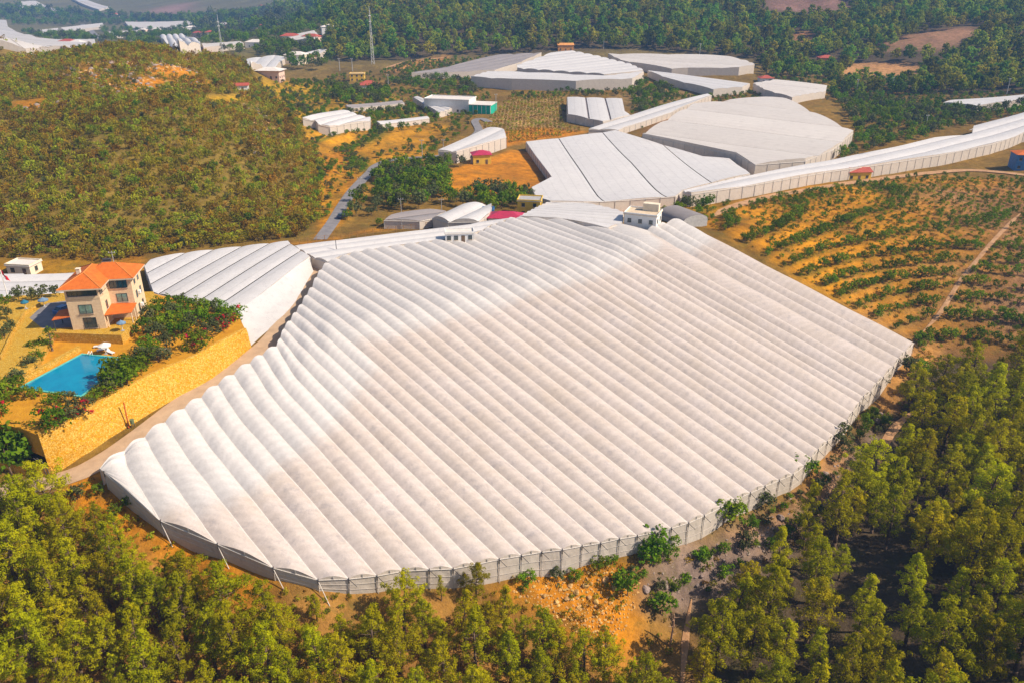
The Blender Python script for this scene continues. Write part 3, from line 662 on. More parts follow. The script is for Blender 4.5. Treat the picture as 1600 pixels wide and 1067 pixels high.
for nm, P, wd, mt_ in ROADL:
    Vr = []; Fr = []
    for i in range(len(P)):
        a = P[max(0, i - 1)]; b = P[min(len(P) - 1, i + 1)]
        d = np.array([b[0] - a[0], b[1] - a[1]]); d /= np.linalg.norm(d) + 1e-9
        n = np.array([-d[1], d[0]])
        for j, s in enumerate((-.5, -.25, 0, .25, .5)):
            tp = 1.0 if mt_ != 'dirtroad' else min(1.0, 0.12 + 0.16 * min(i, len(P) - 1 - i))
            x, y = P[i][:2] + n * wd * s * tp * (1 + 0.06 * math.sin(i * 1.7) * (mt_ == 'dirtroad'))
            far = 0.10 if math.hypot(x, y) < 330 else 0.5
            Vr.append((x, y, max(P[i][2], float(gz(x, y)) + far * 0.6) + (0.02 if abs(s) == .5 else 0.05)))
    for i in range(len(P) - 1):
        for j in range(4):
            q = i * 5 + j; Fr.append((q, q + 1, q + 6, q + 5))
    me = mesh_np(nm, np.array(Vr), np.array(Fr), {'concrete': M_CONC, 'asphalt': M_ASPH, 'dirtroad': M_DIRT}[mt_], True)
    tag(link(nm, me), RLAB[nm], 'road', kind='structure')

# ------------------------------------------------------------------ greenhouses
def wlink(name, V, F, m, parent, smooth=False, mi=None):
    V = np.asarray(V, float) - np.array(parent.location)
    return link(name, mesh_np(name, V, F, m, smooth, mi), parent)
def wbars(name, segs, r, m, parent, n=5):
    mb = MB(); L = Vector(parent.location)
    for a, b in segs: mb.bar(Vector(a) - L, Vector(b) - L, r, n)
    return mb.build(name, m, parent)

def build_main():
    base = NEAR[20]; root = empty('greenhouse', (float(base[0]), float(base[1]), float(gz(base[0], base[1]))))
    tag(root, 'huge arched multi-bay greenhouse of beige film filling the centre of the view', 'greenhouse')
    N1, NB, N2 = 11, 7, 24
    rg = np.random.default_rng(3)
    def gutter(k):
        S, C, E_ = START[k], CREST[k], NEAR[k]
        l1 = np.linalg.norm(C - S); l2 = np.linalg.norm(E_ - C)
        r = min(3.5, 0.6 * l1, 0.6 * l2)
        Sp = C + (S - C) * (r / max(l1, 1e-6)); Ep = C + (E_ - C) * (r / max(l2, 1e-6))
        pts = [S + (Sp - S) * t for t in np.linspace(0, 1, N1)]
        pts += [(1 - t) ** 2 * Sp + 2 * t * (1 - t) * C + t * t * Ep for t in np.linspace(0, 1, NB + 1)[1:]]
        pts += [Ep + (E_ - Ep) * t for t in np.linspace(0, 1, N2 + 1)[1:]]
        P = np.array(pts)
        P[:, 2] += 0.08 * np.sin(np.arange(len(P)) * 0.7 + k * 2.1)
        return P
    Gs = [gutter(k) for k in range(NG)]
    nr = len(Gs[0]); na = 10
    for k in range(NG - 1):
        a, b = Gs[k], Gs[k + 1]
        wv = np.abs((b - a)[:, :2] @ VD); rise = 0.20 * np.clip(wv, 2.0, 4.5)
        s = np.linspace(0, 1, na + 1)
        arch = 1 - np.abs(2 * s - 1) ** 1.65
        V = a[:, None, :] * (1 - s[None, :, None]) + b[:, None, :] * s[None, :, None]
        hoop = 0.045 * (np.arange(nr) % 2)[:, None] * arch[None, :] + 0.03 * rg.standard_normal((nr, 1)) * arch[None, :] + 0.012 * rg.standard_normal((nr, na + 1)) * arch[None, :]
        V[:, :, 2] += arch[None, :] * rise[:, None] - hoop
        if k == NG - 2 or k == 0: pass
        idx = np.arange(nr * (na + 1)).reshape(nr, na + 1)
        F = np.stack([idx[:-1, :-1].ravel(), idx[1:, :-1].ravel(), idx[1:, 1:].ravel(), idx[:-1, 1:].ravel()], -1)
        o = wlink('roof_bay', V.reshape(-1, 3), F, M_FILM, root, True)
        dcr = (np.linalg.norm(V[:, :, :2] - CREST[k][None, None, :2], axis=2) * np.sign((V[:, :, :2] - CREST[k][None, None, :2]) @ UD))   # metres uphill of the crest
        lim = 7.0 if k > 14 else 14.0
        wash_ = np.clip(0.5 + (dcr + lim) / 9.0, 0, 1)
        run_ = np.r_[0, np.cumsum(np.linalg.norm(np.diff(a, axis=0), axis=1))][:, None] * np.ones((1, na + 1))
        at = o.data.attributes.new('run', 'FLOAT', 'POINT'); at.data.foreach_set('value', run_.astype(np.float32).ravel())
        at = o.data.attributes.new('wash', 'FLOAT', 'POINT'); at.data.foreach_set('value', wash_.astype(np.float32).ravel())
        # gable ends and walls at both ends of the bay
        for end, e in ((0, V[0]), (nr - 1, V[-1])):
            fl = np.array([a[end], b[end]])
            top = e.copy(); bot = np.array([a[end] * (1 - t) + b[end] * t for t in s])
            bot[:, 2] -= 0.02
            gv = np.concatenate([top, bot]); m_ = na + 1
            gf = [(i, i + 1, m_ + i + 1, m_ + i) for i in range(1, na - 1)] + [(0, 1, m_ + 1), (na - 1, na, m_ + na - 1)]
            wlink('gable_film', gv, gf, M_FILMWALL, root)
            ns = 4
            wt = np.array([a[end] * (1 - t) + b[end] * t for t in np.linspace(0, 1, ns + 1)]); wt[:, 2] -= 0.05
            wb = wt.copy(); wb[:, 2] = np.minimum(gz(wt[:, 0], wt[:, 1]) - 0.15, wt[:, 2] - 0.4)
            wv_ = np.concatenate([wt, 0.5 * (wt + wb) + rg.normal(0, 0.03, wt.shape), wb]); q = ns + 1
            wf = [(r * q + i, r * q + i + 1, (r + 1) * q + i + 1, (r + 1) * q + i) for r in range(2) for i in range(ns)]
            wlink('wall_panel', wv_, wf, M_FILMWALL, root)
            if end:
                out = np.array([-UD[0], -UD[1], 0]) * 0.10
                p0, p1 = a[end] + out, b[end] + out
                gz0, gz1 = float(gz(p0[0], p0[1])), float(gz(p1[0], p1[1]))
                wbars('eave_rail', [(p0, p1)], 0.06, M_RAIL, root)
                for fr in (0.35, 0.68):
                    wbars('wall_rail', [((p0[0], p0[1], p0[2] * (1 - fr) + gz0 * fr), (p1[0], p1[1], p1[2] * (1 - fr) + gz1 * fr))], 0.022, M_RAIL, root)
                # short centre post and bracing under the arch crown
                c = V[-1][na // 2]; m0 = 0.5 * (p0 + p1)
                wbars('gable_post', [((m0[0], m0[1], m0[2]), (m0[0], m0[1], c[2] - 0.05))], 0.05, M_POST, root)
        if k % 1 == 0:
            pass
    for k in range(NG):
        for end in (0, nr - 1):
            p = Gs[k][end] + (np.array([-UD[0], -UD[1], 0]) * 0.16 if end else np.array([UD[0], UD[1], 0]) * 0.12)
            g = float(gz(p[0], p[1]))
            segs = [((p[0], p[1], g - 0.2), (p[0], p[1], p[2] + 0.12))]
            wbars('post', segs, 0.05, M_RAIL, root)
            if end: wbars('bracket', [((p[0], p[1], p[2] - 0.75), (p[0], p[1], p[2] + 0.3))], 0.085, M_DARKPOST, root)
            if end and k > 4:
                d = np.array([-UD[0], -UD[1]]) * 1.0 + VD * 0.6
                wbars('brace', [((p[0], p[1], p[2]), (p[0] + d[0], p[1] + d[1], p[2] - 1.1))], 0.05, M_DARKPOST, root)
    # gutters between the bays
    for k in range(1, NG - 1):
        P = Gs[k] + np.array([0, 0, 0.03])
        nrm = np.array([VD[0], VD[1], 0]) * 0.085
        V = np.concatenate([P - nrm, P + nrm]); V[:, 2] += 0.02
        m_ = len(P)
        wlink('gutter', V, [(i, i + 1, m_ + i + 1, m_ + i) for i in range(m_ - 1)], M_RAIL, root)
    # long side wall beyond the last bay
    P = Gs[-1]; Wb = P.copy(); Wb[:, 2] = gz(P[:, 0], P[:, 1]) - 0.2
    m_ = len(P)
    wlink('side_wall', np.concatenate([P, Wb]), [(i, i + 1, m_ + i + 1, m_ + i) for i in range(m_ - 1)], M_FILMWALL, root)
    # stay wires and props on the steep left flank
    for k in (1, 2, 3, 4):
        p = Gs[k][-1]; q = p + np.array([-UD[0] * 2.2 + VD[0] * 0.2, -UD[1] * 2.2 + VD[1] * 0.2, 0]); q[2] = float(gz(q[0], q[1]))
        wbars('prop', [(p, q)], 0.06, M_RAIL, root)
    return Gs
MAIN_G = build_main()

def clip_half(poly, n, c):
    """keep n.p <= c"""
    out = []
    for i in range(len(poly)):
        a = poly[i]; b = poly[(i + 1) % len(poly)]
        da = a @ n - c; db = b @ n - c
        if da <= 0: out.append(a)
        if (da < 0 < db) or (db < 0 < da):
            t = da / (da - db); out.append(a + (b - a) * t)
    return out

FILMS = {'w': M_FILMW, 'g': M_FILMG, 'c': film_mat('film_cream', (0.60, 0.545, 0.51), (0.65, 0.60, 0.56), (0.49, 0.44, 0.41), nscale=0.05, dirt_scale=0.2, seam=0.10)}
M_GAP = mat('gutter_gap', (0.16, 0.13, 0.13), 0.9, var=0.3, nscale=0.5)
def greenhouse(key, outline, H, dirpx, bay, rise, gap, film, label):
    P = GHW[key]; P2 = P[:, :2]
    a, b = hit(*dirpx[0], H)[:2], hit(*dirpx[1], H)[:2]
    u = (b - a) / np.linalg.norm(b - a); v = np.array([-u[1], u[0]])
    pv = P2 @ v; pu = P2 @ u
    c = P2.mean(0); dist = np.linalg.norm(c)
    root = empty('greenhouse', (float(c[0]), float(c[1]), float(gz(c[0], c[1]))))
    tag(root, label, 'greenhouse')
    n = max(1, round((pv.max() - pv.min()) / bay)); bw = (pv.max() - pv.min()) / n
    n = min(n, 40)
    ulen = max(8.0, dist / 40)
    us = np.arange(math.floor(pu.min() / ulen) * ulen, pu.max() + ulen, ulen)
    sub = 6 if rise > 0 else 1
    gapw = gap
    def topz(x, y, arch): return hs(np.array(x), np.array(y)) + H + arch
    def archf(vv):
        q = ((vv - pv.min()) / bw); fr = q - np.floor(q)
        return rise * (1 - np.abs(2 * fr - 1) ** 2.2) ** 0.85
    film_m = FILMS[film]
    for i in range(n):
        lo = pv.min() + i * bw + gapw / 2; hi = pv.min() + (i + 1) * bw - gapw / 2
        V = []; F = []
        ed = np.linspace(lo, hi, sub + 1)
        for j in range(sub):
            strip = clip_half(clip_half([p for p in P2], v, ed[j + 1]), -v, -ed[j])
            if len(strip) < 3: continue
            su = np.array(strip) @ u
            for q in range(len(us) - 1):
                if us[q + 1] < su.min() or us[q] > su.max(): continue
                cell = clip_half(clip_half(strip, u, us[q + 1]), -u, -us[q])
                if len(cell) < 3: continue
                cell = np.array(cell)
                ar = archf(np.clip(cell @ v, lo + 1e-4, hi - 1e-4))
                z = topz(cell[:, 0], cell[:, 1], ar)
                nb = len(V); V += [(cell[t, 0], cell[t, 1], z[t]) for t in range(len(cell))]; F.append(tuple(range(nb, nb + len(cell))))
        if F:
            o = wlink('roof_bay', V, F, film_m, root, False)
            bm = bmesh.new(); bm.from_mesh(o.data); bmesh.ops.remove_doubles(bm, verts=bm.verts, dist=0.02)
            for f in bm.faces: f.smooth = True
            bmesh.ops.recalc_face_normals(bm, faces=bm.faces); bm.to_mesh(o.data); bm.free()
            co = np.empty(len(o.data.vertices) * 3); o.data.vertices.foreach_get('co', co); co = co.reshape(-1, 3)[:, :2]
            at = o.data.attributes.new('run', 'FLOAT', 'POINT'); at.data.foreach_set('value', (co @ v - pv.min() + c @ v).astype(np.float32))
        if i and gapw >= 0.3:
            vv = pv.min() + i * bw
            strip = clip_half(clip_half([p for p in P2], v, vv + gapw / 2 + 0.15), -v, -(vv - gapw / 2 - 0.15))
            if len(strip) >= 3:
                GV = []; GF = []
                su = np.array(strip) @ u
                for q in range(len(us) - 1):
                    if us[q + 1] < su.min() or us[q] > su.max(): continue
                    cell = clip_half(clip_half(strip, u, us[q + 1]), -u, -us[q])
                    if len(cell) < 3: continue
                    cell = np.array(cell); z = topz(cell[:, 0], cell[:, 1], -0.25)
                    nb = len(GV); GV += [(cell[t, 0], cell[t, 1], z[t]) for t in range(len(cell))]; GF.append(tuple(range(nb, nb + len(cell))))
                if GF: wlink('valley_gutter', GV, GF, M_GAP, root)
    # walls: one per edge, following the arches, with posts where they can be told apart
    m = len(P2)
    area = 0.5 * sum(P2[i][0] * P2[(i + 1) % m][1] - P2[(i + 1) % m][0] * P2[i][1] for i in range(m))
    for i in range(m):
        a, b = P2[i], P2[(i + 1) % m]
        L_ = np.linalg.norm(b - a)
        if L_ < 0.5: continue
        ts = set([0.0, 1.0]) | set(np.linspace(0, 1, max(2, int(L_ / 6) + 1)))
        va, vb = a @ v, b @ v
        if abs(vb - va) > 0.5:
            for q in range(n * 4 + 1):
                t = (pv.min() + q * bw / 4 - va) / (vb - va)
                if 0 < t < 1: ts.add(float(t))
        ts = sorted(ts)
        W = np.array([a + (b - a) * t for t in ts])
        zt = topz(W[:, 0], W[:, 1], archf(np.clip(W @ v, pv.min() + 1e-3, pv.max() - 1e-3))) - 0.02
        zb = np.minimum(gz(W[:, 0], W[:, 1]) - 0.3, zt - 1.0)
        k = len(W)
        V = np.concatenate([np.c_[W, zt], np.c_[W, zb]])
        wlink('wall', V, [(q, q + 1, k + q + 1, k + q) for q in range(k - 1)], M_FILMWALL, root)
        nout = np.array([(b - a)[1], -(b - a)[0]]) / L_ * (1 if area > 0 else -1)
        if dist < 470 and nout @ (-c) > 0:
            npst = int(L_ / 5)
            for q in range(npst + 1):
                p = a + (b - a) * (q / max(1, npst)) + nout * 0.12
                z1 = float(hs(p[0], p[1])) + H
                wbars('post', [((p[0], p[1], float(gz(p[0], p[1])) - 0.3), (p[0], p[1], z1))], 0.07, M_POST, root, 4)
            V2 = [((a[0] + nout[0] * .1), (a[1] + nout[1] * .1), float(hs(*a)) + H * 0.96), ((b[0] + nout[0] * .1), (b[1] + nout[1] * .1), float(hs(*b)) + H * 0.96)]
            wbars('eave_rail', [tuple(V2)], 0.09, M_RAIL, root, 4)
    return root
for g in GHS: greenhouse(*g)
def drape():
    L1 = [o for o in COL.objects if o.get('label', '').startswith('white strip roofed')][0]
    top = np.array([hit(*q, 3.2) for q in [(372,487),(400,466),(428,445),(456,423),(483,403)]]); bot = np.array([hit(*q) for q in [(392,541),(416,519),(438,499),(456,482),(490,424)]])
    top = smooth_line(top, 2.0); bot_i = np.linspace(0, 1, len(top)); q = smooth_line(bot, 1.0); qi = np.linspace(0, 1, len(q)); bot = np.stack([np.interp(bot_i, qi, q[:, c]) for c in range(3)], -1)
    top[:, 2] = hs(top[:, 0], top[:, 1]) + 3.3; bot[:, 2] = gz(bot[:, 0], bot[:, 1]) + 0.05
    rows = 6; V = []
    rgd = np.random.default_rng(8)
    for i in range(len(top)):
        for r in range(rows + 1):
            f = r / rows; p = top[i] * (1 - f) + bot[i] * f; p[2] += -0.35 * math.sin(math.pi * f) + rgd.normal(0, 0.05); V.append(p)
    m = rows + 1
    wlink('side_film', np.array(V), np.array([(i * m + r, (i + 1) * m + r, (i + 1) * m + r + 1, i * m + r + 1) for i in range(len(top) - 1) for r in range(rows)]), M_FILMW, L1, True)
drape()

# ------------------------------------------------------------------ villa with its garden
def stone_material(name, c1, c2, c3, scale):
    m = bpy.data.materials.new(name); m.use_nodes = True
    t = m.node_tree; N = t.nodes; L = t.links; b = N['Principled BSDF']
    b.inputs['Roughness'].default_value = 0.9; b.inputs['Specular IOR Level'].default_value = 0.15
    tc = N.new('ShaderNodeTexCoord')
    vo = N.new('ShaderNodeTexVoronoi'); vo.inputs['Scale'].default_value = scale; L.new(tc.outputs['Object'], vo.inputs['Vector'])
    sp = N.new('ShaderNodeSeparateColor'); L.new(vo.outputs['Color'], sp.inputs[0])
    r = N.new('ShaderNodeValToRGB'); r.color_ramp.elements[0].color = (*c1, 1); r.color_ramp.elements[1].color = (*c2, 1)
    e = r.color_ramp.elements.new(0.85); e.color = (*c3, 1)
    L.new(sp.outputs[0], r.inputs['Fac'])
    ve = N.new('ShaderNodeTexVoronoi'); ve.feature = 'DISTANCE_TO_EDGE'; ve.inputs['Scale'].default_value = scale; L.new(tc.outputs['Object'], ve.inputs['Vector'])
    mr = N.new('ShaderNodeMapRange'); mr.inputs['From Max'].default_value = 0.12; L.new(ve.outputs['Distance'], mr.inputs['Value'])
    mx = N.new('ShaderNodeMixRGB'); mx.inputs['Color1'].default_value = (*[x * 0.66 for x in c1], 1); L.new(mr.outputs[0], mx.inputs['Fac']); L.new(r.outputs[0], mx.inputs['Color2'])
    L.new(mx.outputs[0], b.inputs['Base Color'])
    bp = N.new('ShaderNodeBump'); bp.inputs['Strength'].default_value = 0.4; bp.inputs['Distance'].default_value = 0.1
    L.new(mr.outputs[0], bp.inputs['Height']); L.new(bp.outputs[0], b.inputs['Normal'])
    return m
M_STONE = stone_material('yellow_rubble_stone', (0.52, 0.235, 0.006), (0.66, 0.33, 0.010), (0.66, 0.42, 0.10), 3.8)
M_STONE2 = stone_material('yellow_stone_small', (0.48, 0.24, 0.01), (0.62, 0.33, 0.015), (0.62, 0.41, 0.10), 3.4)
M_VILLA = mat('villa_stone', (0.62, 0.44, 0.27), 0.85, c2=(0.74, 0.56, 0.37), nscale=2.2, bump=0.2, bscale=5)
def tile_material(name, c1, c2):
    m = mat(name, c1, 0.75, c2=c2, nscale=1.2, detail=8)
    t = m.node_tree; N = t.nodes; L = t.links
    tc = N.new('ShaderNodeTexCoord'); wv = N.new('ShaderNodeTexWave'); wv.inputs['Scale'].default_value = 1.6; wv.bands_direction = 'DIAGONAL'
    L.new(tc.outputs['Object'], wv.inputs['Vector'])
    bp = N.new('ShaderNodeBump'); bp.inputs['Strength'].default_value = 0.5; bp.inputs['Distance'].default_value = 0.06
    L.new(wv.outputs['Fac'], bp.inputs['Height']); L.new(bp.outputs[0], N['Principled BSDF'].inputs['Normal'])
    return m
M_TILE = tile_material('orange_roof_tile', (0.50, 0.105, 0.012), (0.64, 0.16, 0.02))
M_RIDGE = mat('ridge_tile', (0.62, 0.22, 0.05), 0.8, var=0.2, nscale=3)
M_REDTILE = tile_material('red_roof_tile', (0.33, 0.06, 0.04), (0.45, 0.10, 0.06))
M_MAGENTA = mat('magenta_sheet', (0.40, 0.03, 0.075), 0.5, var=0.15, nscale=1)
M_GLASS = mat('window_glass', (0.035, 0.055, 0.055), 0.08, var=0.4, nscale=0.9, spec=0.9)
M_GLASSG = mat('curtained_glass', (0.16, 0.26, 0.22), 0.12, var=0.4, nscale=1.3, spec=0.8)
M_FRAME = mat('dark_frame', (0.05, 0.05, 0.055), 0.5)
M_TRIM = mat('eave_trim', (0.55, 0.44, 0.33), 0.7, var=0.1, nscale=2)
M_PAVE = stone_material('yellow_paving', (0.48, 0.255, 0.015), (0.58, 0.33, 0.022), (0.54, 0.36, 0.07), 3.2)
M_GARDEN = mat('garden_soil', (0.42, 0.18, 0.006), 0.95, c2=(0.56, 0.27, 0.012), nscale=0.5, bump=0.4, bscale=3)
M_WATER = mat('pool_water', (0.0, 0.19, 0.34), 0.06, c2=(0.0, 0.25, 0.40), nscale=0.25, bump=0.05, bscale=2.5, spec=0.6)
M_COPING = mat('pool_coping', (0.10, 0.42, 0.36), 0.5, var=0.2, nscale=1.5)
M_CREAM = mat('cream_plaster', (0.70, 0.60, 0.46), 0.8, var=0.1, nscale=0.8)
M_PINK = mat('pink_plaster', (0.66, 0.46, 0.38), 0.8, var=0.08, nscale=0.8)
M_YELLOW = mat('yellow_plaster', (0.68, 0.43, 0.05), 0.8, var=0.1, nscale=0.8)
M_ORANGEP = mat('orange_plaster', (0.62, 0.27, 0.07), 0.8, var=0.15, nscale=0.8)
M_GREYP = mat('grey_block', (0.35, 0.34, 0.34), 0.85, var=0.15, nscale=1.5)
M_BLUE = mat('blue_sheet', (0.05, 0.16, 0.36), 0.6, var=0.25, nscale=1.2)
M_GREENN = mat('green_net', (0.01, 0.36, 0.25), 0.7, var=0.25, nscale=1.5)
M_WOOD = mat('weathered_wood', (0.16, 0.10, 0.06), 0.85, var=0.3, nscale=2)

def window(parent, face, at_, c0, c1, z0, z1, glass=None, mull=1, name='window'):
    """face '-y' or '+x' or '-x': wall plane coordinate at_, horizontal range c0..c1"""
    fr = MB(); t = 0.08; dep = 0.07
    def bx(mb, a0, a1, zz0, zz1, d0, d1):
        if face == '-y': mb.box(a0, a1, at_ - d1, at_ - d0, zz0, zz1)
        elif face == '+x': mb.box(at_ + d0, at_ + d1, a0, a1, zz0, zz1)
        else: mb.box(at_ - d1, at_ - d0, a0, a1, zz0, zz1)
    bx(fr, c0, c1, z0, z0 + t, 0.002, dep); bx(fr, c0, c1, z1 - t, z1, 0.002, dep)
    bx(fr, c0, c0 + t, z0 + t, z1 - t, 0.002, dep); bx(fr, c1 - t, c1, z0 + t, z1 - t, 0.002, dep)
    for i in range(mull):
        m_ = c0 + (c1 - c0) * (i + 1) / (mull + 1); bx(fr, m_ - t / 2, m_ + t / 2, z0 + t, z1 - t, 0.002, dep)
    o = fr.build(name, M_FRAME, parent)
    for i in range(mull + 1):
        p = MB(); a0 = c0 + t + (c1 - c0 - t) * i / (mull + 1); a1 = c0 + (c1 - c0 - t) * (i + 1) / (mull + 1)
        bx(p, a0, a1, z0 + t, z1 - t, 0.003, 0.03)
        p.build('pane', glass or M_GLASS, o)
    s = MB(); bx(s, c0 - 0.1, c1 + 0.1, z0 - 0.1, z0 - 0.01, 0.0025, 0.14); s.build('sill', M_TRIM, o)
    return o

ZG, ZP = CAM_Z - 66.0, CAM_Z - 64.5          # garden and house platform levels
wall_b = np.array([atz(*q) for q in [(80,741,-73.0),(140,711,-72.6),(205,672,-72.1),(275,631,-71.6),(335,596,-71.0),(394,546,-70.3)]])
wl = smooth_line(wall_b, 1.6)
BAT = 0.6 + 2.6 * np.sin(np.pi * np.clip(np.linspace(-0.05, 1.0, len(wl)), 0, 1)) ** 0.8      # the wall leans back most in its middle
# stone retaining wall, leaning back a little, its courses uneven
def retaining_wall():
    d = np.gradient(wl[:, :2], axis=0); d /= np.linalg.norm(d, axis=1)[:, None]
    nin = np.c_[-d[:, 1], d[:, 0]]
    if nin[0] @ (np.array([-85, 150]) - wl[0, :2]) < 0: nin = -nin
    rg = np.random.default_rng(5); n = len(wl); rows = 9
    V = []
    for i in range(n):
        zt = ZG + 0.35 + 0.12 * rg.standard_normal() * 0.5
        zb = float(gz(wl[i, 0], wl[i, 1])) - 0.5
        for r in range(rows + 1):
            f = r / rows; q = wl[i, :2] + nin[i] * (BAT[i] * f) + nin[i] * rg.normal(0, 0.05)
            V.append((q[0], q[1], zb + (zt - zb) * f))
        q = wl[i, :2] + nin[i] * (BAT[i] + 0.55); V.append((q[0], q[1], zt + 0.02)); V.append((q[0], q[1], ZG - 1.0))
    m = rows + 3
    F = [(i * m + r, (i + 1) * m + r, (i + 1) * m + r + 1, i * m + r + 1) for i in range(n - 1) for r in range(m - 1)]
    F += [tuple(range(m))[::-1], tuple((n - 1) * m + r for r in range(m))]
    o = link('retaining_wall', mesh_np('retaining_wall', np.array(V), F, M_STONE))
    tag(o, 'tall curved yellow stone retaining wall below the pool garden', 'wall')
    q = smooth_line(np.array([atz(*p_) for p_ in [(82,742,-73.0),(58,744,-73.3),(20,738,-73.5),(-40,728,-73.6)]]), 1.5); V = []
    for p_ in q:
        zb = float(gz(p_[0], p_[1])) - 0.4
        for dy, zz in ((0, zb), (0.12, zb + 2.0), (0.6, zb + 2.02), (0.6, zb)): V.append((p_[0], p_[1] + dy, zz + 0.05 * rg.standard_normal()))
    F = [(i * 4 + r, (i + 1) * 4 + r, (i + 1) * 4 + r + 1, i * 4 + r + 1) for i in range(len(q) - 1) for r in range(3)]
    tag(link('roadside_wall', mesh_np('roadside_wall', np.array(V), F, M_STONE)), 'low yellow stone wall along the road left of the tall retaining wall', 'wall')
    return nin
nin = retaining_wall()
wtop = wl[:, :2] + nin * (BAT + 0.3)[:, None]
gpoly = [tuple(p) for p in wtop] + [tuple(atz(x, y, -66.0)[:2]) for x, y in [(372,492),(300,474),(236,458),(100,462),(-60,470),(-150,520),(-160,620),(-60,650),(30,668)]]
mb = MB(); mb.prism(gpoly, ZG - 4.0, ZG)
tag(mb.build('garden_terrace', M_GARDEN), 'orange earth garden terrace around the pool', 'terrace', kind='structure')
ppoly = [tuple(atz(x, y, -64.5)[:2]) for x, y in [(82,523),(190,527),(237,483),(247,476),(240,456),(100,458),(-60,468),(-150,500),(-150,640),(-40,640),(5,606),(58,566)]]
mb = MB(); mb.prism(ppoly, ZG - 1.0, ZP)
o = mb.build('house_platform', [M_PAVE, M_STONE2]); 
for p in o.data.polygons: p.material_index = 0 if p.normal.z > 0.5 else 1
tag(o, 'yellow paved platform and drive around the villa', 'pavement', kind='structure')

